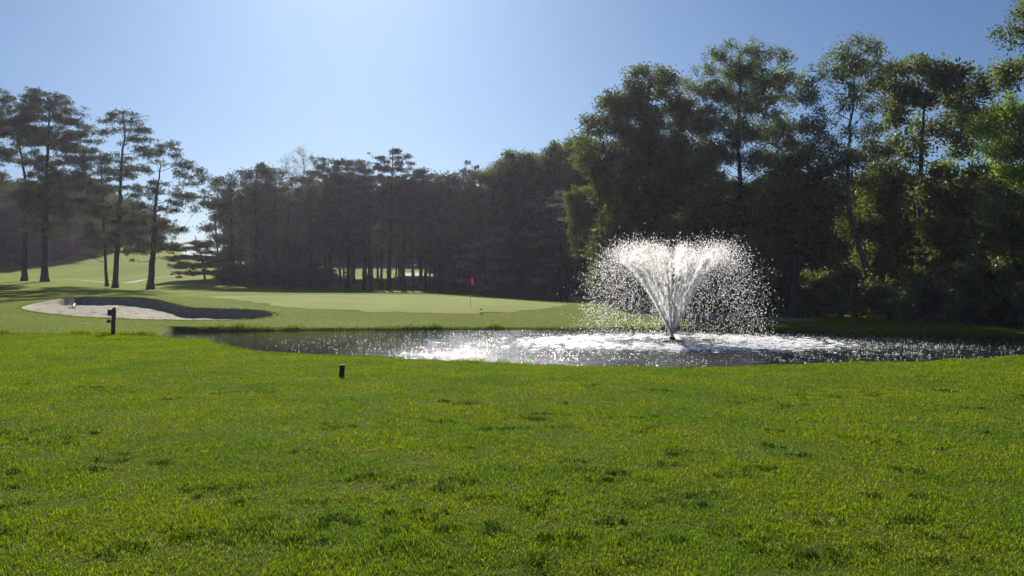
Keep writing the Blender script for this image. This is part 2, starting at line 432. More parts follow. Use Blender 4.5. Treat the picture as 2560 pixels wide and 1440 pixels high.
tab = np.array([np.interp(YS, [0] + [p[0] for p in PROF[k]], [0] + [p[1] for p in PROF[k]]) for k in keys])
TAB = np.array([np.interp(PXS, keys, tab[:, j]) for j in range(len(YS))]).T   # (px, Y)
def blur(A, n, axis):
    k = np.hanning(n + 2)[1:-1]; k /= k.sum()
    pad = [(0, 0), (0, 0)]; pad[axis] = (n // 2, n // 2)
    return np.apply_along_axis(lambda v: np.convolve(v, k, 'valid'), axis, np.pad(A, pad, mode='edge'))
T1 = blur(blur(TAB, 5, 1), 9, 0)
T2 = blur(blur(TAB, 17, 1), 9, 0)
w = sstep(45, 80, YS)[None, :]
TAB = T1 * (1 - w) + T2 * w

def base_z(X, Y):
    X = np.asarray(X, float); Y = np.asarray(Y, float)
    px = CX + F * X / np.maximum(Y, 12.0)
    u = np.clip((px - PXS[0]) / 20.0, 0, len(PXS) - 1.001); v = np.clip(Y / 0.5, 0, len(YS) - 1.001)
    i = u.astype(int); j = v.astype(int); fu = u - i; fv = v - j
    z = (TAB[i, j] * (1 - fu) + TAB[i + 1, j] * fu) * (1 - fv) + (TAB[i, j + 1] * (1 - fu) + TAB[i + 1, j + 1] * fu) * fv
    und = (vnoise(X, Y, 3.5, 3) - 0.5) * 0.05 + (vnoise(X, Y, 1.1, 4) - 0.5) * 0.02
    und = und + (vnoise(X, Y, 30, 5) - 0.5) * sstep(70, 160, Y) * 0.9
    return z + und * sstep(0, 3, Y)

def hit(px, py, y0=6.0, y1=300.0):
    """the point of the land seen at a pixel of the photograph"""
    Y = np.arange(y0, y1, 0.05); X = (px - CX) / F * Y; ray = EYE - (py - CY) / F * Y
    d = ray - base_z(X, Y)
    k = np.argmax(d < 0)
    if not (d < 0).any(): k = len(Y) - 1
    return X[k], Y[k]

def at(px, py, Y):
    return np.array([(px - CX) / F * Y, Y, EYE - (py - CY) / F * Y])

def smooth_poly(P, n=10, closed=True):
    P = np.array(P, float); m = len(P); out = []
    rngi = range(m) if closed else range(m - 1)
    for i in rngi:
        if closed: p0, p1, p2, p3 = P[i - 1], P[i], P[(i + 1) % m], P[(i + 2) % m]
        else: p0, p1, p2, p3 = P[max(i - 1, 0)], P[i], P[i + 1], P[min(i + 2, m - 1)]
        for k in range(n):
            t = k / n
            out.append(0.5 * ((2 * p1) + (-p0 + p2) * t + (2 * p0 - 5 * p1 + 4 * p2 - p3) * t * t + (-p0 + 3 * p1 - 3 * p2 + p3) * t ** 3))
    if not closed: out.append(P[-1])
    return np.array(out)

def poly_sd(X, Y, P):
    """signed distance to polygon, negative inside"""
    X = np.asarray(X, float); Y = np.asarray(Y, float); sh = X.shape
    x = X.ravel(); y = Y.ravel()
    best = np.full(x.shape, 1e18); inside = np.zeros(x.shape, bool)
    bb = (x > P[:, 0].min() - 4) & (x < P[:, 0].max() + 4) & (y > P[:, 1].min() - 4) & (y < P[:, 1].max() + 4)
    xs = x[bb]; ys = y[bb]; bs = np.full(xs.shape, 1e18); ins = np.zeros(xs.shape, bool)
    for i in range(len(P)):
        a = P[i - 1]; b = P[i]; d = b - a; L = d @ d + 1e-12
        t = np.clip(((xs - a[0]) * d[0] + (ys - a[1]) * d[1]) / L, 0, 1)
        dd = (xs - a[0] - t * d[0]) ** 2 + (ys - a[1] - t * d[1]) ** 2
        bs = np.minimum(bs, dd)
        c = ((a[1] > ys) != (b[1] > ys))
        if c.any():
            xi = a[0] + (ys - a[1]) / (b[1] - a[1] + 1e-12) * d[0]
            ins ^= c & (xs < xi)
    best[bb] = bs; inside[bb] = ins
    r = np.sqrt(np.minimum(best, 16.0))
    return np.where(inside, -r, r).reshape(sh)

ZW = -0.30
def flat(px, py, z=0.0):
    Y = (EYE - z) * F / (py - CY); return ((px - CX) / F * Y, Y)
near = [(405, 835), (440, 843), (490, 849), (540, 857), (590, 869), (640, 878), (700, 882), (800, 887), (900, 891), (1050, 899), (1200, 906), (1350, 911),
        (1500, 914), (1650, 916), (1800, 916), (1950, 914), (2100, 911), (2250, 906), (2400, 897), (2560, 887), (2760, 872)]
far_ = [(3000, 850), (2760, 848), (2560, 847), (2400, 843), (2250, 840), (2100, 836), (1950, 831), (1800, 828), (1600, 826), (1400, 825), (1100, 825), (900, 826), (700, 827), (560, 829), (480, 830), (430, 831)]
POND = [flat(x, y, 0.0) for x, y in near] + [flat(x, y, ZW) for x, y in far_]
POND = smooth_poly(POND, 6)
NEARP = np.array([flat(x, y, 0.0) for x, y in near])

BUNK = [(50, 771), (80, 779), (150, 788), (230, 794), (320, 798), (400, 800), (500, 801), (600, 800), (655, 796), (692, 788),
        (668, 779), (600, 773), (530, 771), (470, 768), (430, 758), (385, 748), (330, 743), (260, 742), (190, 744), (125, 751), (75, 761)]
BUNK = smooth_poly([hit(x, y) for x, y in BUNK], 8)
BUNK2 = [(1568, 777), (1590, 786), (1650, 791), (1740, 798), (1840, 804), (1940, 806), (2040, 804), (2030, 799), (1940, 794), (1830, 788), (1730, 781), (1650, 773), (1600, 771)]
BUNK2 = smooth_poly([hit(x, y) for x, y in BUNK2], 6)
GREEN = [(500, 743), (580, 749), (640, 757), (700, 766), (760, 772), (820, 775), (900, 779), (980, 781), (1060, 783), (1140, 784), (1220, 783), (1300, 779), (1370, 771),
         (1420, 763), (1400, 759.5), (1320, 754), (1250, 749), (1160, 743), (1080, 739.5), (980, 738), (860, 737.5), (740, 737.5), (640, 739), (560, 741)]
GREEN = smooth_poly([hit(x, y) for x, y in GREEN], 8)

def bunker_frac(X, Y, P):
    """0 at the front edge, 1 at the back edge"""
    xs = np.linspace(P[:, 0].min() + .01, P[:, 0].max() - .01, 160); lo = []; hi = []
    for x in xs:
        ys = []
        for i in range(len(P)):
            a = P[i - 1]; b = P[i]
            if (a[0] > x) != (b[0] > x): ys.append(a[1] + (x - a[0]) / (b[0] - a[0]) * (b[1] - a[1]))
        lo.append(min(ys)); hi.append(max(ys))
    l = np.interp(X, xs, lo); h = np.interp(X, xs, hi)
    return np.clip((Y - l) / np.maximum(h - l, 0.3), 0, 1), h - l

def carve(X, Y, P, deep, lip):
    sd = poly_sd(X, Y, P)
    t, wd = bunker_frac(X, Y, P)
    d = sstep(0, lip, -sd)
    return sd, d * (0.10 + deep * sstep(0.05, 0.95, t) ** 0.8 * np.clip(wd / 5.0, 0.35, 1))

def land(X, Y, sheets=True):
    z = base_z(X, Y)
    sd = poly_sd(X, Y, POND)
    farbank = sstep(24, 30, Y)
    wid = 1.1 * (1 - farbank) + 0.30 * farbank
    k = sstep(0, 1, (sd + 0.85 * (1 - farbank)) / wid)      # the near bank drops away just inside the outline
    zin = ZW - 0.08 - 0.25 * np.clip(-sd, 0, 3)
    z = np.where(sd < 4, zin * (1 - k) + z * k, z)
    s1, d1 = carve(X, Y, BUNK, 0.40, 0.35); z = z - d1
    s2, d2 = carve(X, Y, BUNK2, 0.25, 0.5); z = z - d2
    if sheets:
        for s_ in (s1, s2): z = z - 0.30 * sstep(0.0, 0.4, -s_)
        z = z - 0.10 * sstep(0.15, 0.9, -poly_sd(X, Y, GREEN))
    return z

def axis(segs):
    out = [segs[0][0]]
    for a, b, st in segs:
        n = max(1, int(round((b - a) / st)))
        out += list(np.linspace(a, b, n + 1)[1:])
    return np.array(out)
gx = axis([(-480, -200, 20), (-200, -60, 3), (-60, -32, .6), (-32, 32, .22), (32, 60, .6), (60, 200, 3), (200, 480, 20)])
gy = axis([(-60, 2, 4), (2, 16, .35), (16, 60, .18), (60, 70, .35), (70, 110, 1), (110, 300, 4), (300, 480, 20)])
GX, GY = np.meshgrid(gx, gy, indexing='xy')
GZ = land(GX, GY)
nx, ny = len(gx), len(gy)
ii = (np.arange(ny - 1)[:, None] * nx + np.arange(nx - 1)[None, :]).ravel()
ground = mesh_np('ground', np.stack([GX.ravel(), GY.ravel(), GZ.ravel()], -1), np.stack([ii, ii + 1, ii + nx + 1, ii + nx], -1), M['ground'], smooth=True)
tag(ground, kind='structure')

def ground_z(x, y): return float(land(np.array([x]), np.array([y]))[0])

def sheet(name, P, mat, step, lift, zfun, edge_noise=0.0):
    x0, y0 = P.min(0) - .3; x1, y1 = P.max(0) + .3
    xs = np.arange(x0, x1 + step, step); ys = np.arange(y0, y1 + step, step)
    X, Y = np.meshgrid(xs, ys); sd = poly_sd(X, Y, P)
    if edge_noise: sd = sd + (vnoise(X, Y, 0.8, 9) - 0.5) * edge_noise
    n, m = X.shape
    # pull the rim vertices onto the outline so that the edge is not stepped
    gyy, gxx = np.gradient(sd, step)
    rim = (sd > 0) & (sd < step * 1.5)
    Xs = np.where(rim, X - gxx * sd, X); Ys = np.where(rim, Y - gyy * sd, Y)
    ok = sd < step * 1.5
    Z = zfun(Xs, Ys) + lift
    idx = -np.ones(X.size, int); vid = np.where(ok.ravel())[0]; idx[vid] = np.arange(len(vid))
    a = (np.arange(n - 1)[:, None] * m + np.arange(m - 1)[None, :]).ravel()
    Q = np.stack([a, a + 1, a + m + 1, a + m], -1)
    keep = ok.ravel()[Q].all(1) & (sd.ravel()[Q].min(1) < 0)
    Q = idx[Q[keep]]
    V = np.stack([Xs.ravel()[vid], Ys.ravel()[vid], Z.ravel()[vid]], -1)
    return tag(mesh_np(name, V, Q, mat, smooth=True), kind='structure')

plain = lambda X, Y: land(X, Y, False)
sheet('putting_green', GREEN, M['green'], 0.14, 0.012, plain, 0.9)
def sandz(X, Y):
    r = (vnoise(X, Y, 0.5, 21) - 0.5) * 0.08 + (vnoise(X, Y, 0.22, 22) - 0.5) * 0.05
    return land(X, Y, False) + r * sstep(0.1, 0.8, -poly_sd(X, Y, BUNK))
sheet('sand_bunker', BUNK, M['sand'], 0.10, 0.012, sandz, 0.12)
sheet('sand_bunker', BUNK2, M['sand'], 0.12, 0.012, plain, 0.12)

def strip(name, pts, width, mat, lift=0.06):
    P = smooth_poly([hit(x, y, 90) for x, y in pts], 14, closed=False)
    t = np.gradient(P, axis=0); t /= np.linalg.norm(t, axis=1, keepdims=True)
    nrm = np.stack([-t[:, 1], t[:, 0]], -1)
    offs = np.linspace(-width / 2, width / 2, 5); k = 5
    V = []
    for p, q in zip(P, nrm):
        for o in offs:
            x, y = p + q * o; V.append((x, y, ground_z(x, y) + lift))
    V = np.array(V).reshape(len(P), k, 3)
    V[:, 0, 2] -= 0.2; V[:, -1, 2] -= 0.2
    V = V.reshape(-1, 3)
    a = (np.arange(len(P) - 1)[:, None] * k + np.arange(k - 1)[None, :]).ravel()
    return tag(mesh_np(name, V, np.stack([a, a + 1, a + k + 1, a + k], -1), mat, smooth=True), kind='structure')
strip('cart_path', [(120, 698), (200, 701), (300, 708), (360, 700), (440, 690), (500, 684), (545, 678), (590, 668), (640, 662)], 1.5, M['path'])
FARB = smooth_poly([hit(x, y, 80) for x, y in [(985, 702), (1000, 690), (1040, 686), (1080, 690), (1092, 706), (1070, 718), (1020, 719)]], 6)
sheet('far_sand_bunker', FARB, M['sand'], 0.8, 0.35, lambda X, Y: land(X, Y))

# ------------------------------------------------------------------ pond water
FX, FY = at(1680, 855, 29.6)[:2]        # where the fountain stands
xs = np.arange(POND[:, 0].min() - 1, POND[:, 0].max() + 1, 0.13); ys = np.arange(POND[:, 1].min() - 1, POND[:, 1].max() + 1, 0.13)
X, Y = np.meshgrid(xs, ys); sd = poly_sd(X, Y, POND)
R = np.hypot(X - FX, Y - FY)
amp = 0.016 * np.exp(-((R - 3.0) / 5.0) ** 2) + 0.005 * sstep(-6, 0, X)
Zw = ZW + amp * (np.sin(R * 7.0 + 3 * vnoise(X, Y, 1.5, 31)) + 1.2 * (vnoise(X, Y, 0.35, 32) - 0.5) * 2)
n, m = X.shape
a = (np.arange(n - 1)[:, None] * m + np.arange(m - 1)[None, :]).ravel()
Q = np.stack([a, a + 1, a + m + 1, a + m], -1)
Q = Q[(sd.ravel()[Q].min(1) < 0.55)]
used = np.unique(Q); remap = -np.ones(X.size, int); remap[used] = np.arange(len(used))
water = mesh_np('pond_water', np.stack([X.ravel()[used], Y.ravel()[used], Zw.ravel()[used]], -1), remap[Q], M['water'], smooth=True)
tag(water, kind='structure')

# ------------------------------------------------------------------ grass blades
def kites(P, D, S, L, W, mid=0.45):
    """one quad (kite) per row: root P, direction D, side S, length L, width W"""
    L = L[:, None]; W = W[:, None]
    m_ = P + D * L * mid
    V = np.stack([P, m_ + S * W / 2, P + D * L, m_ - S * W / 2], 1).reshape(-1, 3)
    return V, np.arange(len(P) * 4).reshape(-1, 4)

def blades(X, Y, L, W, lean, zf=None, name='grass', mat=None, g=rng):
    n = len(X)
    Z = (zf or (lambda x, y: land(x, y)))(X, Y)
    th = g.uniform(0, 2 * math.pi, n); ln = np.abs(g.normal(0, lean, n))
    D = np.stack([np.cos(th) * ln, np.sin(th) * ln, np.ones(n)], -1); D /= np.linalg.norm(D, axis=1, keepdims=True)
    ps = g.uniform(0, 2 * math.pi, n)
    S = np.stack([np.cos(ps), np.sin(ps), np.zeros(n)], -1)
    P = np.stack([X, Y, Z - 0.004], -1)
    # two quads, the upper bent further over
    L1 = (L * .55)[:, None]; Wc = W[:, None]
    m1 = P + D * L1
    D2 = D + np.stack([np.cos(th), np.sin(th), -0.3 * np.ones(n)], -1) * g.uniform(0.0, 0.9, n)[:, None]
    D2 /= np.linalg.norm(D2, axis=1, keepdims=True)
    tip = m1 + D2 * (L * .5)[:, None]
    V = np.stack([P, m1 + S * Wc / 2, tip, m1 - S * Wc / 2], 1).reshape(-1, 3)
    return mesh_np(name, V, np.arange(n * 4).reshape(-1, 4), mat)

def lawn_points(n, y0, y1, pw):
    """random spots over the near lawn, denser close to the tee"""
    u = rng.uniform(0, 1, n)
    q = 2 - pw
    Yp = (y0 ** q + u * (y1 ** q - y0 ** q)) ** (1 / q)
    Xp = rng.uniform(-1, 1, n) * (0.66 * Yp + 0.8)
    return Xp, Yp
Xg, Yg = lawn_points(1150000, 3.9, 30.0, 1.25)
sdp = poly_sd(Xg, Yg, POND)
keep = (sdp > 0.12 - 0.55 * (1 - sstep(24, 30, Yg))) & (Yg < 29.5)
Xg, Yg = Xg[keep], Yg[keep]
dn = vnoise(Xg, Yg * 1.4, 0.30, 43) * .6 + vnoise(Xg, Yg * 1.4, 0.11, 44) * .4
bx_, by_ = flat(560, 1372)
bare = np.exp(-(((Xg - bx_) / .42) ** 2 + ((Yg - by_) / .30) ** 2))
keep = rng.uniform(0, 1, len(Xg)) < np.clip((dn - .10) * 3.0, .35, 1) * (1 - .55 * bare)
Xg, Yg = Xg[keep], Yg[keep]
clump = vnoise(Xg, Yg, 0.35, 41) * 0.6 + vnoise(Xg, Yg, 0.12, 42) * 0.4
Lg = (0.016 + 0.028 * clump ** 1.5) * rng.uniform(0.7, 1.25, len(Xg))
Wg = (0.0026 + 0.00050 * Yg) * rng.uniform(0.7, 1.3, len(Xg))
lawn = blades(Xg, Yg, Lg * (1 + 0.02 * Yg), Wg, 0.75, name='lawn_grass', mat=M['grass'])
tag(lawn, 'sunlit mown lawn grass in the foreground before the pond', 'grass', kind='stuff')

# darker blades put the shade of small hollows into the foreground lawn
shade_spots = [(1160, 1330, .20), (1130, 1335, .14), (1525, 1308, .12), (1250, 1252, .22), (1330, 1270, .12), (1080, 1215, .25), (1120, 1207, .15), (1040, 1290, .12), (550, 1345, .28),
      (480, 1335, .14), (1640, 975, .22), (1195, 1010, .2), (1330, 1045, .35), (1370, 1035, .2), (1060, 1050, .2), (1590, 1043, .2), (1870, 1000, .3), (2060, 990, .4), (1560, 1070, .4),
      (2330, 980, .35), (2500, 1000, .3), (1450, 1350, .2), (380, 1000, .25), (130, 1100, .2), (640, 980, .35), (930, 1190, .15), (1450, 1180, .35), (1720, 1140, .2), (1260, 1070, .2),
      (1460, 1420, .3), (1020, 1380, .15), (820, 1070, .2), (760, 1130, .12), (1900, 1180, .15), (2200, 1110, .2), (2350, 1250, .12), (1830, 1330, .12), (2080, 1400, .2), (300, 1140, .2)]
for q in range(70):
    yq = 960 + 470 * rng.uniform(0, 1); shade_spots.append((rng.uniform(0, 2560), yq, rng.uniform(.05, .16)))
Xc = []; Yc = []
for px, py, r in shade_spots:
    x, y = flat(px, py)
    for q in range(6):
        k = int(260 * r / max(1, y / 8) * rng.uniform(.2, 1))
        Xc.append(x + rng.normal(0, r * .8) + rng.normal(0, r * .22, k)); Yc.append(y + rng.normal(0, r * .45) + rng.normal(0, r * .14, k))
Xc = np.concatenate(Xc); Yc = np.concatenate(Yc)
tag(blades(Xc, Yc, rng.uniform(.03, .055, len(Xc)), (0.005 + 0.0006 * Yc) * rng.uniform(.7, 1.3, len(Xc)), 0.9, name='hollow_shade_patches', mat=M['dark_grass']),
    'darker green blades standing in for shaded hollows in the foreground lawn', 'clover', kind='stuff')

# bank lawn between the pond and the green
n = 110000
Yb = rng.uniform(28.5, 56, n); Xb = rng.uniform(-0.64, 0.64, n) * Yb
keep = (poly_sd(Xb, Yb, POND) > .1) & (poly_sd(Xb, Yb, BUNK) > .05) & (poly_sd(Xb, Yb, BUNK2) > .05) & (poly_sd(Xb, Yb, GREEN) > .1)
Xb, Yb = Xb[keep], Yb[keep]
tag(blades(Xb, Yb, rng.uniform(.03, .06, len(Xb)), rng.uniform(.012, .024, len(Xb)), 0.7, name='bank_grass', mat=M['grass']),
    'rough lawn grass on the bank between the pond and the putting green', 'grass', kind='stuff')

# taller unmown grass along the water's edge and the little ditch at the left
def along(P, n, spread, seed=1):
    P = np.asarray(P); seg = np.linalg.norm(np.diff(P, axis=0), axis=1); c = np.concatenate([[0], np.cumsum(seg)])
    s = rng.uniform(0, c[-1], n)
    x = np.interp(s, c, P[:, 0]) + rng.normal(0, spread, n); y = np.interp(s, c, P[:, 1]) + rng.normal(0, spread, n)
    return x, y
FARP = smooth_poly([flat(x, y, ZW) for x, y in far_], 6, closed=False)
xa, ya = along(FARP, 60000, 0.14)
sa = poly_sd(xa, ya, POND); k = (sa > -0.02) & (sa < .45); xa, ya = xa[k], ya[k]
hgt = 0.05 + 0.20 * vnoise(xa, ya, 0.7, 61) ** 2 + 0.10 * (vnoise(xa, ya, 2.5, 62) > .72)
o1 = blades(xa, ya, hgt * rng.uniform(.6, 1.4, len(xa)), rng.uniform(.012, .026, len(xa)), 0.35, name='far_shore_grass', mat=M['shore_grass'])
tag(o1, 'uneven tall grass fringe on the far edge of the pond', 'grass', kind='stuff')
xa, ya = along(smooth_poly(NEARP, 6, closed=False), 60000, 0.18)
sa = poly_sd(xa, ya, POND); k = (sa > -.45) & (sa < .2); xa, ya = xa[k], ya[k]
hgt = 0.035 + 0.05 * vnoise(xa, ya, 0.4, 63) ** 2
# a few lusher tufts on the near edge
ex, ey = [], []
for px, py, q in [(1165, 905, 90), (1205, 907, 60), (765, 884, 30), (1320, 911, 50), (560, 862, 60), (500, 851, 80), (430, 841, 160), (405, 838, 180), (455, 845, 120), (480, 849, 120), (520, 855, 60), (1260, 910, 40), (1100, 902, 30), (2500, 890, 30), (2130, 912, 20)]:
    x, y = flat(px, py); ex.append(x + rng.normal(0, .09, q)); ey.append(y + .18 + rng.normal(0, .06, q))
ex = np.concatenate(ex); ey = np.concatenate(ey)
X_ = np.concatenate([xa, ex]); Y_ = np.concatenate([ya, ey]); H_ = np.concatenate([hgt, np.full(len(ex), .19)])
o2 = blades(X_, Y_, H_ * rng.uniform(.6, 1.3, len(X_)), rng.uniform(.008, .016, len(X_)), 0.35, name='near_shore_grass', mat=M['shore_grass'])
tag(o2, 'thin grass fringe on the near edge of the pond', 'grass', kind='stuff')
DITCH = np.array([flat(x, y) for x, y in [(-250, 829), (0, 831), (120, 832), (280, 834), (360, 836), (410, 838)]])
xa, ya = along(DITCH, 16000, 0.16)
o3 = blades(xa, ya + .25, (.08 + .2 * vnoise(xa, ya, .6, 66) ** 2) * rng.uniform(.6, 1.3, len(xa)), rng.uniform(.012, .024, len(xa)), .35, name='ditch_grass', mat=M['shore_grass'])
tag(o3, 'uncut grass line left of the pond beside the wooden post', 'grass', kind='stuff')
# ragged turf lip round the bunkers
for P, lab in ((BUNK, 'ragged turf lip round the large left sand bunker'), (BUNK2, 'ragged turf lip round the small bunker behind the fountain')):
    xa, ya = along(np.vstack([P, P[:1]]), 16000, 0.09); k = poly_sd(xa, ya, P) > -.03; xa, ya = xa[k], ya[k]
    tag(blades(xa, ya, rng.uniform(.04, .11, len(xa)), rng.uniform(.015, .03, len(xa)), .6, zf=lambda x, y: base_z(x, y) - 0.02, name='bunker_lip_grass', mat=M['shore_grass']), lab, 'grass', kind='stuff')

# ------------------------------------------------------------------ trees
def unit(n, g):
    v = g.normal(0, 1, (n, 3)); return v / np.linalg.norm(v, axis=1, keepdims=True)

LEAF = {
    'pine':   dict(cr=0.80, flat=0.40, tufts=75, per=7, L=.17, W=.036, up=.5, shell=.5),
    'spiky':  dict(cr=0.75, flat=0.35, tufts=55, per=7, L=.24, W=.036, up=.9, shell=.5),
    'dense':  dict(cr=1.05, flat=0.6, tufts=95, per=7, L=.19, W=.05, up=.3, shell=.5),
    'hemlock': dict(cr=0.95, flat=0.16, tufts=85, per=6, L=.17, W=.045, up=-.05, shell=.7),
    'leaf':   dict(cr=0.78, flat=0.7, tufts=170, per=2, L=.17, W=.12, up=.15, shell=.45),
    'locust': dict(cr=0.55, flat=0.6, tufts=85, per=2, L=.15, W=.075, up=-.2, shell=.8),
    'sparse': dict(cr=0.8, flat=0.9, tufts=26, per=2, L=.13, W=.08, up=.2, shell=.9),
}

def foliage(C, Rc, style, g, dens=1.0, size=1.0):
    """C (n,3) cluster centres, Rc (n,) radii -> kite leaves"""
    st = LEAF[style]; Vs = []
    per_c = max(6, int(st['tufts'] * dens))
    cnt = np.maximum(4, (per_c * (Rc / st['cr']) ** 2).astype(int))
    idx = np.repeat(np.arange(len(C)), cnt); n = len(idx)
    d = unit(n, g); r = g.uniform(0, 1, n) ** st['shell']
    # lumpy cluster outline
    lob = 0.75 + 0.45 * np.sin(d[:, 0] * 5 + idx * 1.7) * np.cos(d[:, 1] * 4 + idx * 2.3)
    off = d * (r * Rc[idx] * lob)[:, None]; off[:, 2] *= st['flat']
    ax = unit(len(C), g); ax[:, 2] *= .5
    off = off + ax[idx] * np.sum(off * ax[idx], 1)[:, None] * g.uniform(-.2, .9, len(C))[idx][:, None]
    P = C[idx] + off
    if style in ('locust',): P[:, 2] -= 0.25 * (r * Rc[idx]) ** 2
    P = np.repeat(P, st['per'], 0); dd = np.repeat(d, st['per'], 0); n = len(P)
    if style in ('leaf', 'locust', 'sparse'):
        P = P + g.normal(0, .15 * size, (n, 3))
    D = unit(n, g) + dd * 0.5; D[:, 2] += st['up']
    D /= np.linalg.norm(D, axis=1, keepdims=True)
    S = np.cross(D, unit(n, g)); S /= np.linalg.norm(S, axis=1, keepdims=True) + 1e-9
    cs = np.repeat(g.uniform(.75, 1.35, len(C))[idx], st['per'])
    L = st['L'] * size * cs * g.uniform(.55, 1.35, n); W = st['W'] * size * cs * g.uniform(.6, 1.35, n)
    return kites(P, D, S, L, W, 0.5)

def grow(trunk, r0, r1, C, g, wob=0.12, upc=1.3, lim=0.45):
    """trunk polyline + limbs reaching every cluster centre; returns trunk MB, limbs MB"""
    tb = MB(); lb = MB()
    T = smooth_poly(trunk, 5, closed=False); n = len(T)
    T[1:, :2] += g.normal(0, .03, (n - 1, 2))
    rt = r0 + (r1 - r0) * np.linspace(0, 1, n) ** 0.9
    rt[0] *= 1.55; rt[1] *= 1.15
    T0 = T.copy(); T0[0, 2] -= 0.3
    tb.tube(T0, rt, 9)
    nodes = list(T[int(n * .2):]); rad = list(rt[int(n * .2):])
    order = np.argsort([np.min(np.linalg.norm(T - c, axis=1)) for c in C])
    for ci in order:
        c = C[ci]; NA = np.array(nodes); RA = np.array(rad)
        v = c - NA; dist = np.linalg.norm(v, axis=1); hor = np.linalg.norm(v[:, :2], axis=1)
        cost = dist + upc * np.maximum(0, NA[:, 2] - c[2] + 0.35 * hor) + 0.15 / (RA + .02) * 0.05
        k = int(np.argmin(cost))
        p0 = NA[k]; L = dist[k]
        if L < 0.25: continue
        if L > 7: continue
        m = max(3, int(L / 0.6) + 2)
        t = np.linspace(0, 1, m)[:, None]
        mid = (p0 + c) / 2 + np.array([0, 0, -0.10 * L]) + g.normal(0, wob * L * .5, 3)
        pts = (1 - t) ** 2 * p0 + 2 * (1 - t) * t * mid + t ** 2 * c
        pts[1:-1] += g.normal(0, wob * .12 * min(L, 2), (m - 2, 3))
        ra = min(RA[k] * lim * 1.3, 0.014 + 0.016 * L)
        rr = ra + (0.012 - ra) * np.linspace(0, 1, m) ** .8
        rr = np.maximum(rr, 0.010)
        lb.tube(pts, rr, 5, cap=False)
        for q in range(1, m): nodes.append(pts[q]); rad.append(rr[q])
        # twigs inside the clump
        for _ in range(3):
            e = c + unit(1, g)[0] * np.array([.6, .6, .3]); b = pts[-2]
            lb.tube(np.array([b, (b + e) / 2 + [0, 0, .05], e]), np.array([.012, .009, .005]), 3, cap=False)
    return tb, lb

def crown_points(ells, Y, g, spacing, depth=0.8, kf=8.0):
    """cluster centres inside crown lobes given as (px, py, rx, ry) at the tree's distance"""
    C = []
    for e in ells:
        cx, cy, rx, ry = e[:4]; dy = e[4] if len(e) > 4 else 0.0
        c = at(cx, cy, Y + dy); RX = rx * Y / F; RZ = ry * Y / F; RY = max(RX * depth, .5)
        n = max(2, int(kf * RX * RY * RZ / spacing ** 3))
        got = 0; tries = 0
        while got < n and tries < n * 12:
            tries += 1
            d = unit(1, g)[0] * g.uniform(.1, 1.25) ** .5
            p = c + d * np.array([RX, RY, RZ])
            if all(np.abs(p - q).max() > spacing * .55 for q in C[-60:]): C.append(p); got += 1
    return np.array(C)

STAT = []
def tree(name, label, cat, base_px, Y, trunk_px, r0, ells, style, mat, bark='bark', group=None, spacing=None, dens=1.0, size=1.0, depth=.8, crf=1.0, seed=0, r1=.04, stubs=0, top=None, kf=8.0, sat=.35, upc=1.3, lim=.45):
    g = np.random.default_rng(seed + int(base_px) + int(Y * 10))
    x = (base_px - CX) / F * Y; z = ground_z(x, Y)
    root = empty(name, (x, Y, z)); tag(root, label, cat, group)
    pts = [np.array([x, Y, z])] + [at(p[0], p[1], Y + (p[2] if len(p) > 2 else 0)) for p in trunk_px]
    st = LEAF[style]; sp = spacing or st['cr'] * crf * 1.15
    C = crown_points(ells, Y, g, sp, depth, kf)
    if sat:
        k = g.uniform(0, 1, len(C)) < sat
        C2 = C[k] + unit(int(k.sum()), g) * sp * np.array([1.0, 1.0, .6]) * g.uniform(.8, 1.5, (int(k.sum()), 1))
        nC = len(C); C = np.vstack([C, C2])
    else: nC = len(C)
    tb, lb = grow(pts, r0, r1, C, g, upc=upc, lim=lim)
    if stubs:
        T = smooth_poly(pts, 5, closed=False)
        for k in range(stubs):
            p = T[g.integers(int(len(T) * .15), int(len(T) * .6))]
            th = g.uniform(0, 6.28); L = g.uniform(.4, 1.3)
            e = p + np.array([math.cos(th) * L, math.sin(th) * L, g.uniform(-.2, .2)])
            lb.tube(np.array([p, (p + e) / 2 + [0, 0, .08], e]), np.array([.03, .02, .008]), 4, cap=False)
    if lb.n: tb.add(np.vstack(lb.V), np.vstack(lb.Q) if lb.Q else None, np.vstack(lb.T) if lb.T else None)
    tb.build('trunk', M[bark], root, smooth=True)
    Rc = st['cr'] * crf * g.uniform(.65, 1.25, len(C)); Rc[nC:] *= .6
    V, Q = foliage(C, Rc, style, g, dens, size)
    mesh_np('crown', V, Q, M[mat], root)
    STAT.append((label[:30], len(C), len(Q)))
    return root

def stack(cx, top, bottom, hw, lean=0.0, prof='round', lv=24, g=None, squash=.5):
    """lobes stacked up a stem: a tall crown of the given half width (photo pixels)"""
    g = g or np.random.default_rng(int(cx * 3 + top))
    out = []; y = top + lv * .5
    while y < bottom:
        t = (y - top) / max(bottom - top, 1)
        if prof == 'round': w_ = hw * (math.sin(math.pi * min(1, .12 + .88 * t) ** .6) * .55 + .5)
        elif prof == 'flat': w_ = hw * (.75 + .4 * math.sin(math.pi * t) + .2 * g.uniform(-1, 1))
        else: w_ = hw * (.25 + .85 * t)
        out.append((cx + lean * t + g.uniform(-.15, .15) * hw, y, max(10, w_ * g.uniform(.8, 1.15)), lv * squash * 1.3))
        y += lv
    return out

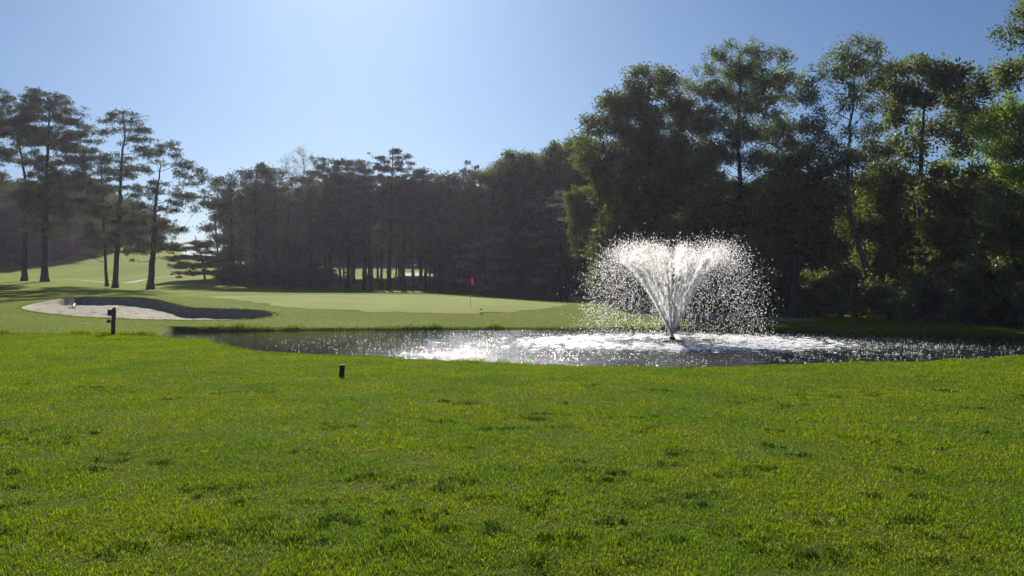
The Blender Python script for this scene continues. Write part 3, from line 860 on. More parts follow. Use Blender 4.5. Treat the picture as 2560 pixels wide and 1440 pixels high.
# --- the pines standing on the rise at the left
GL = 'tall pines on the grassy rise at the left'
tree('pine_tree', 'leftmost tall pine with crooked limbs, its crown cut by the photo edge', 'tree', 60, 89,
     [(63, 600), (66, 500), (60, 430), (48, 360), (38, 290)], .29,
     [(15, 300, 55, 36), (-30, 290, 50, 40), (62, 285, 38, 26), (15, 255, 30, 18), (-20, 380, 60, 30), (30, 345, 40, 16), (85, 335, 28, 20), (-40, 450, 50, 25), (90, 400, 25, 12)],
     'pine', 'pine', group=GL, crf=1.3, kf=7, seed=1, stubs=6)
tree('pine_tree', 'big round-topped pine, second from the left, tallest of the left pines', 'tree', 112, 87,
     [(112, 600), (116, 500), (119, 400), (122, 320), (124, 245)], .36,
     [(125, 250, 50, 26), (100, 285, 55, 22), (160, 285, 45, 26), (75, 320, 45, 22), (185, 325, 45, 24), (125, 345, 70, 26), (205, 360, 38, 22), (160, 395, 60, 20), (215, 400, 30, 16),
      (100, 415, 50, 18), (150, 450, 70, 26), (90, 480, 60, 26), (130, 520, 70, 26), (110, 570, 50, 24)],
     'pine', 'pine', group=GL, crf=1.3, kf=7, seed=2, stubs=5)
tree('pine_tree', 'slender dark pine with a thin leaning trunk, just left of the tall narrow pine', 'tree', 267, 84,
     [(263, 640), (259, 560), (257, 480), (252, 400)], .17,
     [(248, 392, 34, 18), (225, 425, 40, 20), (275, 430, 32, 20), (250, 470, 48, 20), (215, 500, 35, 16), (262, 525, 48, 22), (240, 580, 46, 22), (270, 620, 36, 12), (232, 636, 34, 9)],
     'pine', 'pine', group=GL, crf=1.3, kf=7, seed=3, stubs=6)
tree('pine_tree', 'tall narrow pine with an open pointed crown, leaning slightly right', 'tree', 287, 81,
     [(292, 650), (298, 560), (301, 480), (304, 400), (312, 340), (308, 285)], .28,
     [(306, 278, 26, 12), (278, 298, 22, 9), (330, 294, 26, 12), (315, 315, 36, 13), (345, 318, 26, 14), (280, 332, 26, 8), (365, 345, 24, 14), (322, 348, 30, 10), (348, 378, 28, 14), (300, 395, 26, 12),
      (330, 425, 34, 16), (285, 445, 34, 16), (318, 480, 46, 20), (280, 520, 44, 22), (330, 550, 50, 26), (290, 595, 55, 24), (325, 622, 42, 14)],
     'pine', 'pine', group=GL, crf=1.3, kf=7, seed=4, stubs=8)
tree('pine_tree', 'spreading pine with flat layered boughs reaching right and a pale scar on its thick trunk', 'tree', 376, 79,
     [(381, 650), (385, 580), (388, 520), (394, 470), (402, 410)], .33,
     [(398, 362, 34, 11), (372, 385, 28, 11), (428, 386, 38, 10), (400, 408, 46, 9), (455, 408, 38, 9), (362, 425, 34, 10), (482, 420, 26, 8), (440, 434, 46, 8), (490, 446, 22, 7),
      (385, 455, 42, 11), (458, 462, 40, 8), (350, 480, 36, 13), (420, 490, 42, 9), (482, 490, 26, 8), (385, 520, 42, 14), (452, 528, 36, 8), (350, 545, 40, 20), (400, 560, 42, 20), (380, 605, 48, 24), (430, 575, 30, 10), (345, 600, 36, 20), (500, 515, 26, 9), (440, 505, 40, 9), (425, 610, 34, 12)],
     'pine', 'pine', group=GL, crf=1.3, kf=7, seed=5, stubs=4)
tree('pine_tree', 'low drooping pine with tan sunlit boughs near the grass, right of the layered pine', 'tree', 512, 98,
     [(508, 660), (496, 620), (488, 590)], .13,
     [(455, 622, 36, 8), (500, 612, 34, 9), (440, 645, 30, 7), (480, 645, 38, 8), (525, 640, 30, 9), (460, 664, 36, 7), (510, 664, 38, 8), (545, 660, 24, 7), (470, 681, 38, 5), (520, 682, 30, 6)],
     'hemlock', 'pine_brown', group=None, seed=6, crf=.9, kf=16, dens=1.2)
tree('pine_tree', 'dark green pine filling the gap between the layered pine and the central wood', 'tree', 548, 104,
     [(545, 640), (538, 560), (536, 490)], .16,
     [(540, 462, 28, 14), (515, 485, 24, 11), (560, 485, 26, 13), (535, 512, 34, 9), (555, 545, 28, 14), (525, 572, 26, 10), (552, 600, 32, 18), (560, 645, 34, 16)],
     'dense', 'pine', seed=7)

# --- a few prototypes for the woods behind; every further tree is a copy with its own place, turn and size
def proto(name, label, style, mat, H, hw, group, seed, prof='round', bot=.25, bark='bark', r0=.22, squash=.5, dens=1.0, lv=None):
    """a free-standing tree of height H metres built at 100 m, later moved"""
    Y = 100.0; px = 1280.0; k = F / Y; z = ground_z(0, Y)
    top = CY - (z + H - EYE) * k; bottom = CY - (z + H * bot - EYE) * k
    yb = CY - (z - EYE) * k
    g = np.random.default_rng(seed)
    ell = stack(px, top, bottom, hw * k, 0, prof, lv or 1.25 * k, g, squash)
    tr = [(px + g.uniform(-.3, .3) * k, yb + (top + 12 - yb) * t) for t in (.3, .6, .85, 1.0)]
    return tree(name, label, 'tree', px, Y, tr, r0, ell, style, mat, bark, group, seed=seed, dens=dens)

used_proto = {}
def place(p, px, Y, sc, label=None, rot=None, sx=1.0):
    x = (px - CX) / F * Y; z = ground_z(x, Y)
    if p.name not in used_proto:
        used_proto[p.name] = 1; o = p
    else:
        o = p.copy(); COL.objects.link(o)
        for ch in list(p.children):
            c = ch.copy(); COL.objects.link(c); c.parent = o
    o.location = (x, Y, z - .05); o.scale = (sc * sx, sc * sx, sc)
    o.rotation_euler = (0, 0, rot if rot is not None else random.uniform(0, 6.28))
    if label: o['label'] = label
    return o
def hscale(px, Y, top, H):
    x = (px - CX) / F * Y
    return ((CY - top) * Y / F + EYE - ground_z(x, Y)) / H

GH = 'dark pines along the hill crest far left'
pA = proto('pine_tree', 'dark pine on the far hill crest behind the two leftmost tall pines', 'dense', 'pine', 14, 3.3, GH, 101, bot=.0)
pB = proto('pine_tree', 'dark pine on the far hill crest behind the two leftmost tall pines', 'dense', 'pine', 14, 3.8, GH, 102, prof='flat', bot=.0)
LH = 'dark pine on the far hill crest behind the two leftmost tall pines'
LH2 = 'dark pine on the far hill crest seen between the slender pine and the layered pine'
for i, (px, Y, top) in enumerate([(-190, 125, 430), (-120, 128, 450), (-60, 122, 440), (-10, 126, 470), (40, 120, 455), (88, 128, 470), (135, 122, 452), (180, 130, 445), (222, 134, 462), (265, 140, 470),
                                  (310, 150, 500), (350, 156, 515), (-150, 108, 440), (-85, 104, 470), (-30, 110, 460), (20, 112, 500), (70, 110, 510), (150, 128, 500), (200, 138, 520), (110, 134, 480), (395, 160, 545)]):
    p = (pA, pB)[i % 2]; Y = Y * 1.33
    place(p, px, Y, hscale(px, Y, top, 14), LH if px < 230 else LH2, sx=1.15)

# --- central wood behind the putting green
GC = 'pines of the central wood behind the putting green'
def ctree(px, Y, top, hw, bottom, style, label, trunk_w, lean=0, prof='round', mat='pine', squash=.5, r1=.04, dens=1.0, seed=0, lv=24, ell=None, bark='bark', stubs=0, name='pine_tree', group=GC, crf=1.1, upc=1.3, kf=5.0):
    Y = Y * 1.21
    e = ell or stack(px + lean, top, bottom, hw, 0, prof, lv, None, squash)
    yb = 731
    tr = [(px + lean * t, yb + (top + 14 - yb) * t) for t in (.25, .5, .75, 1.0)]
    return tree(name, label, 'tree', px, Y, tr, trunk_w * Y / F / 2, e, style, mat, bark, group, seed=seed, dens=dens, stubs=stubs, r1=r1, crf=crf, upc=upc, kf=kf, sat=.6)

ctree(585, 84, 440, 42, 690, 'dense', 'broad dark pine at the left end of the central wood', 12, -10)
ctree(640, 82, 416, 46, 700, 'dense', 'round-topped dark pine rising above the left end of the central wood', 12)
ctree(690, 86, 436, 40, 700, 'dense', 'dark pine right of the round-topped pine in the central wood', 12)
ctree(722, 80, 470, 40, 705, 'dense', 'lower dark pine in front of the bare pale treetop in the central wood', 12)
ctree(760, 104, 380, 44, 520, 'sparse', 'thin half-bare tree with pale fine twigs above the central wood', 9, 0, 'round', 'sparse', group=None, name='bare_tree', bark='bark_pale',
      ell=[(752, 392, 30, 16), (722, 408, 26, 14), (785, 408, 28, 14), (740, 430, 34, 16), (800, 430, 26, 16), (770, 450, 40, 18), (755, 480, 40, 20)])
ctree(775, 84, 450, 42, 700, 'dense', 'dark pine directly below the bare pale treetop', 14)
ctree(826, 82, 402, 42, 690, 'pine', 'tall pine of the central wood right of the bare pale treetop', 14)
ctree(872, 86, 404, 40, 650, 'pine', 'tall pine above the first gap of light between the central trunks', 11)
ctree(910, 82, 414, 36, 640, 'pine', 'pine at the left border of the open fairway gap', 9, 4, stubs=5)
ctree(925, 81, 470, 34, 645, 'pine', 'thick forked pine trunk at the left side of the open fairway gap', 13, -4, stubs=6)
ctree(953, 84, 440, 32, 640, 'pine', 'straight pine just right of the thick forked trunk, left in the open fairway gap', 8, 3, stubs=7)
ctree(972, 83, 372, 40, 640, 'spiky', 'tallest spiky pine of the central wood, with a fanned top above the fairway gap', 13, 10, 'flat', stubs=6,
      ell=[(985, 380, 16, 8), (955, 392, 22, 7), (1010, 396, 26, 8), (980, 405, 34, 8), (1028, 416, 18, 7), (940, 415, 22, 8), (985, 425, 40, 9), (1030, 440, 20, 8), (960, 450, 34, 11), (1000, 470, 40, 12), (960, 500, 40, 13), (1000, 540, 40, 13), (975, 580, 36, 13), (985, 622, 32, 10)])
ctree(998, 85, 440, 32, 640, 'pine', 'slim pine with a kinked trunk base in the fairway gap', 7, -2, stubs=8)
ctree(1010, 82, 450, 32, 640, 'pine', 'pine just right of the kinked slim trunk in the fairway gap', 9, -2, stubs=7)
ctree(1031, 81, 470, 26, 640, 'pine', 'thinnest straight trunk in the fairway gap, in front of the white golf cart', 4, 0, stubs=9)
ctree(1052, 83, 430, 38, 650, 'pine', 'stout pine at the right side of the fairway gap', 11, 3, stubs=6)
ctree(1066, 84, 450, 34, 660, 'pine', 'left one of the two close trunks right of the fairway gap', 7, 0, stubs=5)
ctree(1073, 82, 440, 36, 670, 'pine', 'right one of the two close trunks right of the fairway gap', 7, 14, stubs=5)
ctree(1100, 80, 430, 42, 700, 'dense', 'dark pine right of the fairway gap in the central wood', 12)
ctree(1148, 82, 428, 40, 715, 'dense', 'dark pine with two small pointed tips on its top in the central wood', 12)
ctree(1200, 78, 442, 46, 720, 'dense', 'dark pine behind the flagstick in the central wood', 12)
# hemlocks with layered boughs at the foot of the wood
tree('hemlock_tree', 'hemlock with layered grey-green boughs right behind the flagstick', 'tree', 1213, 86, [(1213, 660), (1213, 600), (1212, 560)], .13,
     [(1175, 612, 26, 7), (1225, 600, 30, 8), (1170, 640, 32, 7), (1205, 632, 26, 8), (1250, 640, 30, 6), (1180, 664, 34, 6), (1250, 668, 34, 5), (1200, 690, 30, 6), (1258, 700, 34, 6), (1170, 700, 26, 6), (1215, 722, 34, 6), (1240, 575, 30, 8)],
     'hemlock', 'spruce', seed=11, crf=.8)
tree('hemlock_tree', 'hemlock with long level grey boughs between the flagstick and the fountain', 'tree', 1400, 78, [(1400, 640), (1402, 540), (1400, 480)], .15,
     [(1340, 588, 34, 8), (1395, 580, 46, 8), (1450, 575, 30, 8), (1370, 604, 44, 6), (1330, 610, 20, 6), (1430, 600, 34, 6), (1370, 650, 34, 4), (1385, 662, 28, 4), (1368, 680, 22, 6), (1362, 702, 20, 6), (1400, 540, 46, 10), (1360, 520, 36, 9), (1440, 530, 40, 9), (1400, 490, 40, 9)],
     'hemlock', 'spruce', seed=12, crf=.8)
tree('bare_tree', 'straight bare grey trunk at the dark wood edge left of the fountain', 'tree', 1421, 72, [(1420, 700), (1421, 640), (1420, 560)], .07,
     [(1420, 545, 30, 10), (1410, 520, 26, 8)], 'hemlock', 'spruce', seed=13)
GB = 'broadleaf trees between the central pines and the large oak'
ctree(1248, 76, 420, 44, 640, 'leaf', 'broadleaf tree with a grey-green side, left of the rounded wood top', 12, mat='locust', group=GB, name='broadleaf_tree', squash=.6)
ctree(1300, 74, 390, 48, 660, 'leaf', 'rounded broadleaf tree on the skyline between the pines and the oak', 13, mat='leaf', group=GB, name='broadleaf_tree', squash=.6)
ctree(1350, 77, 402, 42, 660, 'leaf', 'dark broadleaf tree with small bright sky hole beneath it', 12, mat='leaf', group=GB, name='broadleaf_tree', squash=.6)
ctree(1402, 72, 372, 46, 660, 'leaf', 'broadleaf tree with small tufted tops left of the large oak', 12, mat='leaf', group=GB, name='broadleaf_tree', squash=.6)
ctree(1446, 70, 382, 40, 640, 'leaf', 'dark broadleaf tree touching the left side of the large oak', 12, mat='leaf', group=GB, name='broadleaf_tree', squash=.6)

# second and third rows of the wood, mostly hidden
GF = 'pines deep in the central wood'
pC = proto('pine_tree', 'pine standing deep in the central wood behind the front trunks', 'dense', 'pine', 15, 3.0, GF, 103, bot=.28, r0=.2)
pD = proto('pine_tree', 'pine standing deep in the central wood behind the front trunks', 'pine', 'pine', 15, 3.0, GF, 104, prof='flat', bot=.3, r0=.18)
back = [(600, 98, 470), (655, 100, 450), (705, 99, 462), (760, 96, 470), (810, 98, 430), (850, 94, 420), (885, 97, 450), (1085, 94, 450), (1125, 96, 440), (1170, 92, 450), (1215, 90, 450), (1265, 90, 440),
        (1320, 88, 430), (1375, 86, 410), (1430, 84, 400), (630, 112, 470), (740, 112, 455), (1155, 108, 460), (1240, 104, 450), (1345, 100, 430)]
for i, (px, Y, top) in enumerate(back):
    Y = Y * 1.21
    place((pC, pD)[i % 2], px, Y, hscale(px, Y, top + 28, 15), sx=1.1)

for i, (px, Y, top) in enumerate([(880, 108, 470), (915, 112, 450), (945, 106, 460), (975, 110, 440), (1005, 104, 470), (1035, 112, 450), (1062, 106, 460), (1095, 110, 470), (930, 122, 480), (990, 124, 480), (1050, 122, 480), (860, 120, 480)]):
    Y = Y * 1.2
    place((pC, pD)[i % 2], px, Y, hscale(px, Y, top + 28, 15), sx=1.1)
pG = proto('pine_tree', 'young pine with boughs down to the ground inside the central wood', 'dense', 'pine', 6, 2.2, 'young pines under the central wood', 107, bot=.0, r0=.1, prof='cone')
yp = [(560, 92, 640), (600, 88, 640), (632, 90, 630), (668, 87, 640), (700, 90, 630), (735, 88, 645), (770, 90, 640), (800, 92, 650), (830, 96, 655), (868, 100, 665), (1098, 90, 650), (1125, 88, 640), (1160, 86, 630), (1195, 84, 640),
      (1230, 82, 630), (1268, 80, 620), (1305, 78, 620), (1340, 76, 620), (1378, 74, 610), (1415, 72, 610), (1450, 70, 600), (1490, 68, 600), (1530, 66, 610), (1575, 64, 600), (1620, 63, 600), (1665, 62, 600), (1710, 61, 600), (1750, 60, 600),
      (580, 104, 620), (650, 102, 620), (720, 104, 620), (790, 104, 620), (1140, 98, 620), (1215, 94, 610), (1290, 90, 600), (1360, 86, 600), (1430, 82, 600), (1500, 78, 600), (1570, 76, 600), (1640, 74, 600), (1710, 72, 600), (1780, 70, 600)]
for i, (px, Y, top) in enumerate(yp):
    Y = Y * 1.2
    sc_ = hscale(px, Y, top, 6)
    place(pG, px, Y, sc_, 'young pine with boughs down to the ground inside the central wood' if px < 1090 else 'young tree with low boughs in the dark wood between flagstick and fountain' if px < 1480 else 'young tree with low boughs in the dark wood behind the fountain', sx=1.25)
pH = proto('distant_tree', 'distant tree on the hill beyond the central wood', 'dense', 'pine', 12, 4.2, 'distant trees beyond the central wood', 108, bot=.0, r0=.25)
for i, px in enumerate(range(620, 1800, 33)):
    Y = 225 + 9 * (i % 4)
    place(pH, px, Y, random.uniform(1.1, 1.7) if px > 800 else random.uniform(.7, 1.0), sx=1.3)

# --- the right-hand wood
tree('oak_tree', 'large dark oak with a stepped rounded crown directly behind the fountain', 'tree', 1622, 62, [(1624, 640), (1625, 500), (1622, 380), (1620, 270), (1622, 200)], .32,
     [(1620, 195, 46, 28), (1655, 225, 46, 26), (1575, 235, 46, 26), (1530, 262, 46, 24), (1510, 300, 40, 22), (1600, 285, 62, 30), (1690, 270, 50, 30), (1735, 310, 46, 34), (1480, 350, 38, 30), (1560, 350, 66, 36),
      (1660, 350, 70, 40), (1480, 410, 40, 34), (1560, 430, 70, 44), (1660, 440, 76, 46), (1740, 400, 50, 44), (1540, 510, 64, 40), (1620, 530, 84, 50), (1710, 510, 74, 46), (1462, 370, 24, 30), (1700, 440, 60, 40), (1560, 590, 80, 40), (1680, 590, 80, 40)],
     'leaf', 'leaf', seed=21, dens=.75, kf=6.5, crf=1.1)
tree('ivy_covered_tree', 'tree hung with pale yellow-green leaf clumps down the left side of the large oak', 'tree', 1496, 57, [(1500, 640), (1505, 560), (1490, 460), (1470, 390)], .16,
     [(1462, 370, 26, 20), (1470, 405, 26, 16), (1488, 430, 28, 14), (1510, 455, 26, 14), (1525, 485, 26, 14), (1532, 515, 24, 16), (1520, 545, 24, 12), (1508, 575, 26, 12), (1495, 600, 24, 10)],
     'leaf', 'ivy', seed=22, dens=.6, crf=.62)
tree('locust_tree', 'tall feathery tree with many upright limbs and the highest tip, right of the oak', 'tree', 1852, 54, [(1852, 640), (1850, 540), (1850, 450), (1846, 330), (1850, 220), (1848, 130)], .26,
     [(1835, 110, 16, 20), (1858, 122, 26, 22), (1800, 140, 30, 18), (1905, 138, 34, 22), (1955, 150, 26, 22), (1770, 175, 30, 18), (1850, 180, 54, 26), (1925, 195, 46, 26), (1745, 215, 34, 20), (1800, 235, 46, 26),
      (1880, 255, 54, 30), (1965, 235, 34, 34), (1770, 300, 46, 30), (1850, 330, 54, 30), (1940, 320, 48, 36), (1800, 380, 46, 26), (1900, 400, 50, 26), (1985, 190, 20, 26), (1780, 440, 40, 26), (1850, 470, 40, 24), (1930, 460, 50, 26), (1990, 380, 36, 34), (1750, 380, 34, 26)],
     'locust', 'locust', seed=23, size=1.0, kf=5.5, dens=.85, sat=.8, upc=3.5, lim=.6)
tree('locust_tree', 'airy feathery tree with a leaning pale trunk, left of the dark broad domed tree', 'tree', 2192, 47, [(2172, 720), (2158, 650), (2135, 570), (2120, 500), (2122, 390), (2128, 300), (2138, 180)], .24,
     [(2140, 112, 40, 18), (2110, 132, 28, 16), (2178, 138, 30, 18), (2075, 165, 24, 14), (2140, 165, 48, 20), (2195, 180, 24, 18), (2045, 195, 26, 16), (2100, 205, 34, 20), (2165, 220, 38, 20),
      (2040, 240, 34, 18), (2120, 260, 40, 18), (2200, 265, 30, 20), (2030, 300, 40, 26), (2090, 330, 36, 22), (2170, 320, 40, 24), (2050, 370, 44, 24), (2120, 400, 50, 24), (2190, 380, 44, 26)],
     'locust', 'locust', bark='bark_pale', seed=24, dens=.85, kf=5.5, sat=.8, upc=3.0, lim=.6)
tree('broadleaf_tree', 'broad dark tree with heavy domed leaf clumps right of the airy feathery tree', 'tree', 2302, 50, [(2298, 640), (2302, 480), (2306, 330), (2312, 230)], .28,
     [(2300, 165, 50, 20), (2250, 195, 40, 26), (2330, 190, 46, 28), (2395, 178, 30, 20), (2410, 215, 40, 26), (2445, 215, 24, 26), (2280, 240, 52, 30), (2370, 255, 50, 28), (2445, 275, 24, 26), (2230, 285, 40, 26),
      (2400, 310, 50, 30), (2310, 320, 30, 14), (2270, 370, 50, 24), (2400, 370, 40, 22)],
     'leaf', 'leaf', seed=25, size=1.1, kf=6, dens=.8)
tree('broadleaf_tree', 'bright green leafy tree catching the sun at the right edge of the photo', 'tree', 2610, 40, [(2600, 620), (2585, 500), (2575, 380), (2570, 300)], .2,
     [(2560, 265, 44, 20), (2515, 290, 40, 20), (2580, 300, 50, 24), (2480, 320, 32, 20), (2540, 340, 54, 26), (2590, 370, 50, 26), (2500, 375, 40, 22), (2560, 410, 46, 20), (2640, 330, 50, 50), (2455, 300, 24, 18), (2470, 350, 32, 20), (2445, 330, 20, 14), (2530, 440, 50, 22)],
     'locust', 'bright', seed=26, dens=1.2)
tree('broadleaf_tree', 'nearest overhanging tree whose boughs enter the top right corner of the photo', 'tree', 2790, 33, [(2770, 500), (2730, 300), (2700, 150), (2690, 40)], .24,
     [(2580, 20, 36, 34), (2560, 80, 30, 22), (2600, 60, 40, 40), (2530, 165, 34, 16), (2575, 150, 40, 22), (2520, 190, 24, 12), (2585, 195, 40, 18), (2660, 120, 60, 60), (2680, 20, 60, 60), (2720, 200, 60, 60)],
     'locust', 'leaf', seed=27, dens=1.4)
tree('broadleaf_tree', 'dark tree with a thick trunk and low crown between the two feathery trees', 'tree', 1987, 46, [(1986, 700), (1984, 600), (1990, 500), (1995, 430)], .36,
     [(1990, 400, 50, 26), (1950, 440, 50, 30), (2040, 430, 46, 30), (1990, 480, 66, 34), (1930, 520, 46, 34), (2050, 520, 50, 34), (1990, 570, 70, 40), (1940, 630, 50, 26), (2050, 620, 46, 36)],
     'leaf', 'leaf', seed=28, dens=.8)
tree('broadleaf_tree', 'dark low-crowned tree behind the right part of the fountain spray', 'tree', 1770, 50, [(1768, 680), (1765, 600), (1760, 520)], .2,
     [(1760, 500, 50, 30), (1730, 560, 56, 36), (1800, 580, 50, 40), (1760, 640, 66, 40), (1700, 680, 60, 40)], 'leaf', 'leaf', seed=29, dens=.8)
tree('broadleaf_tree', 'dark tree behind the left part of the fountain spray', 'tree', 1570, 56, [(1570, 700), (1565, 640), (1560, 580)], .2,
     [(1560, 560, 46, 30), (1520, 620, 46, 34), (1590, 640, 60, 40), (1550, 700, 60, 34), (1640, 700, 50, 34)], 'leaf', 'leaf', seed=30, dens=.8)
tree('broadleaf_tree', 'dark tree standing behind the leaning pale trunk at the right', 'tree', 2245, 50, [(2245, 680), (2240, 560), (2235, 450)], .2,
     [(2230, 420, 50, 26), (2180, 450, 46, 30), (2130, 480, 46, 30), (2220, 490, 56, 34), (2160, 560, 60, 36), (2240, 580, 60, 40), (2200, 650, 60, 40)], 'leaf', 'leaf', seed=31, dens=.75)
tree('broadleaf_tree', 'dark tree below the broad domed tree near the right edge', 'tree', 2385, 44, [(2385, 700), (2390, 600), (2395, 480)], .2,
     [(2380, 440, 50, 26), (2440, 450, 46, 30), (2340, 480, 46, 30), (2420, 520, 60, 36), (2350, 560, 50, 36), (2450, 600, 60, 40), (2380, 640, 60, 40)], 'leaf', 'leaf', seed=32, dens=.75)
tree('broadleaf_tree', 'dark tree under the bright green tree at the right edge', 'tree', 2530, 38, [(2530, 700), (2530, 600), (2530, 500)], .2,
     [(2520, 470, 50, 26), (2570, 500, 50, 34), (2500, 540, 46, 34), (2570, 590, 60, 40), (2500, 630, 60, 40), (2570, 690, 50, 40)], 'leaf', 'leaf', seed=33, dens=.75)

GR = 'broadleaf trees deep in the right-hand wood'
pE = proto('broadleaf_tree', 'broadleaf tree deep in the right-hand wood, seen only in glimpses', 'leaf', 'leaf', 16, 3.6, GR, 105, bot=.2, squash=.6, dens=.8, lv=34)
pF = proto('broadleaf_tree', 'broadleaf tree deep in the right-hand wood, seen only in glimpses', 'leaf', 'locust', 16, 3.8, GR, 106, bot=.3, squash=.6, dens=.75, lv=36)
deep = [(1480, 66, 420), (1530, 74, 430), (1590, 70, 420), (1660, 76, 410), (1720, 66, 440), (1790, 72, 400), (1860, 68, 430), (1910, 78, 400), (1975, 66, 390), (2050, 72, 400), (2110, 64, 420), (2170, 74, 390),
        (2240, 66, 400), (2310, 72, 400), (2370, 62, 420), (2440, 70, 380), (2510, 60, 400), (2580, 66, 380), (2650, 56, 380), (2720, 64, 350), (2800, 52, 330), (2900, 60, 330), (3000, 50, 300),
        (1560, 92, 440), (1700, 94, 430), (1830, 96, 430), (1950, 94, 410), (2090, 92, 420), (2220, 94, 410), (2350, 92, 410), (2480, 90, 410), (2620, 86, 400), (2760, 84, 400)]
for i, (px, Y, top) in enumerate(deep):
    place((pE, pF)[i % 2], px, Y, hscale(px, Y, top + (62 if Y < 80 else 45), 16), 'broadleaf tree deep in the wood behind the %s' % ('fountain spray' if px < 1760 else 'feathery trees' if px < 2210 else 'broad domed tree at the right' if px < 2460 else 'bright green tree at the right edge'), sx=1.0)

# --- undergrowth at the foot of the right-hand wood
GS = 'dark shrubs along the foot of the right-hand wood'
def make_shrub(seed, mat):
    g = np.random.default_rng(seed); root = empty('shrub', (0, 0, 0))
    tag(root, 'dark leafy shrub at the foot of the right-hand wood', 'shrub', GS)
    C = np.array([[g.uniform(-1, 1), g.uniform(-.8, .8), g.uniform(.4, 2.2)] for _ in range(16)])
    mb = MB()
    for c in C:
        b = np.array([g.normal(0, .12), g.normal(0, .12), -.1])
        mb.tube(np.array([b, (b + c) / 2 + g.normal(0, .08, 3), c]), np.array([.03, .02, .008]), 4, cap=False)
    mb.build('stem', M['bark'], root)
    V, Q = foliage(C, g.uniform(.4, .75, len(C)), 'leaf', g, .9, .85)
    mesh_np('crown', V, Q, M[mat], root)
    return root
sh = [make_shrub(201, 'leaf'), make_shrub(202, 'locust'), make_shrub(203, 'leaf')]
spots = []
for i, px in enumerate(range(1700, 2760, 44)):
    Yb_ = float(np.interp(px, [1600, 1900, 2200, 2560, 2800], [57, 48, 43, 36.5, 34]))
    spots.append((px + random.uniform(-12, 12), Yb_ + random.uniform(0, 3), random.uniform(.75, 1.25)))
    if i % 2: spots.append((px + random.uniform(-20, 20), Yb_ + random.uniform(4, 9), random.uniform(1.0, 1.6)))
for i, (px, Y, s) in enumerate(spots):
    place(sh[i % 3], px, Y, s, 'dark leafy shrub at the wood edge, %s' % ('behind the fountain spray' if px < 1900 else 'left of the leaning pale trunk' if px < 2190 else 'right of the leaning pale trunk' if px < 2400 else 'at the right edge of the photo'))

# ------------------------------------------------------------------ fountain
fz = ZW
fr = empty('fountain', (FX, FY, fz))
tag(fr, 'floating fountain throwing a white V-shaped spray over the pond', 'fountain')
fb = MB()
th = np.linspace(0, 2 * math.pi, 25)[:-1]
prof = [(0.05, -.12), (.34, -.10), (.42, -.02), (.42, .03), (.36, .07), (.2, .09), (.12, .10), (.10, .16), (.06, .18), (.0, .18)]
V = np.array([(FX + r * math.cos(t), FY + r * math.sin(t), fz + z) for r, z in prof for t in th])
k = len(th); Q = [(i * k + j, i * k + (j + 1) % k, (i + 1) * k + (j + 1) % k, (i + 1) * k + j) for i in range(len(prof) - 1) for j in range(k)]
fb.add(V, Q); fb.build('float', M['black_rubber'], fr, smooth=True)
nb = MB()
for a in np.linspace(0, 2 * math.pi, 9)[:-1]:
    p = np.array([FX + .06 * math.cos(a), FY + .06 * math.sin(a), fz + .16])
    nb.tube(np.array([p, p + [.02 * math.cos(a), .02 * math.sin(a), .07]]), np.array([.016, .012]), 6)
nb.build('nozzle', M['grey_metal'], fr)

OCT = np.array([(1, 0, 0), (-1, 0, 0), (0, 1, 0), (0, -1, 0), (0, 0, 1), (0, 0, -1)], float)
OQ = np.array([(0, 4, 1, 5), (2, 4, 3, 5), (0, 2, 1, 3)])   # three crossed facets sparkle like a drop
OT = np.array([(0, 2, 4), (2, 1, 4), (1, 3, 4), (3, 0, 4), (2, 0, 5), (1, 2, 5), (3, 1, 5), (0, 3, 5)])
def drops(P, S, name, parent, stretchz=None):
    n = len(P)
    sc = np.stack([S, S, S * (stretchz if stretchz is not None else 1.0)], -1)
    V = (P[:, None, :] + OCT[None] * sc[:, None, :]).reshape(-1, 3)
    Q = (np.arange(n)[:, None, None] * 6 + OQ[None]).reshape(-1, 4)
    return mesh_np(name, V, Q, M['drops'], parent)
g = np.random.default_rng(77)
G9 = 9.81
TAU = 1.6
def ballistic(n, az, vr, vz, t, jit):
    r = vr * TAU * (1 - np.exp(-t / TAU)); z = .18 + vz * t - .5 * G9 * t * t
    P = np.stack([FX + r * np.cos(az), FY + r * np.sin(az), fz + z], -1)
    return P + g.normal(0, 1, (n, 3)) * jit[:, None]
jets = []
NJ = 12
def rope(az0, vr0, vz0, strands, n, tmax):
    for q in range(strands):
        m_ = int(n * g.uniform(.4, 1.1))
        ta, tb_ = 0, tmax * g.uniform(.75, 1.1)
        t = g.uniform(ta, tb_, m_)
        ph = g.uniform(0, 6.28)
        t = t + .012 * np.sin(t * 70 + ph) + .02 * np.sin(t * 23 + ph * 2)          # the water leaves in pulses
        t = np.clip(t, 0, None)
        az = az0 + g.normal(0, .075) + .025 * np.sin(t * 9 + ph)
        vz = vz0 * (1 + g.normal(0, .02)); vr = vr0 * (1 + g.normal(0, .06))
        jets.append(ballistic(m_, np.full(m_, az) if np.isscalar(az) else az, vr, vz, t, .005 + .035 * (t / .6) ** 1.5 * g.uniform(.6, 1.5)))
for j in range(NJ):
    rope((j + .25) / NJ * 2 * math.pi + g.uniform(-.1, .1), 3.1 * g.uniform(.9, 1.06), 7.7 * g.uniform(.95, 1.03), 8, 380, .60)
for j in range(6):
    rope(g.uniform(0, 6.28), g.uniform(.1, 1.2), 7.85 * g.uniform(.93, 1.03), 3, 330, .70)
P = np.vstack(jets)
S = g.uniform(.006, .018, len(P)); drops(P, S, 'jet_spray', fr, np.full(len(P), 2.4))['kind'] = 'stuff'
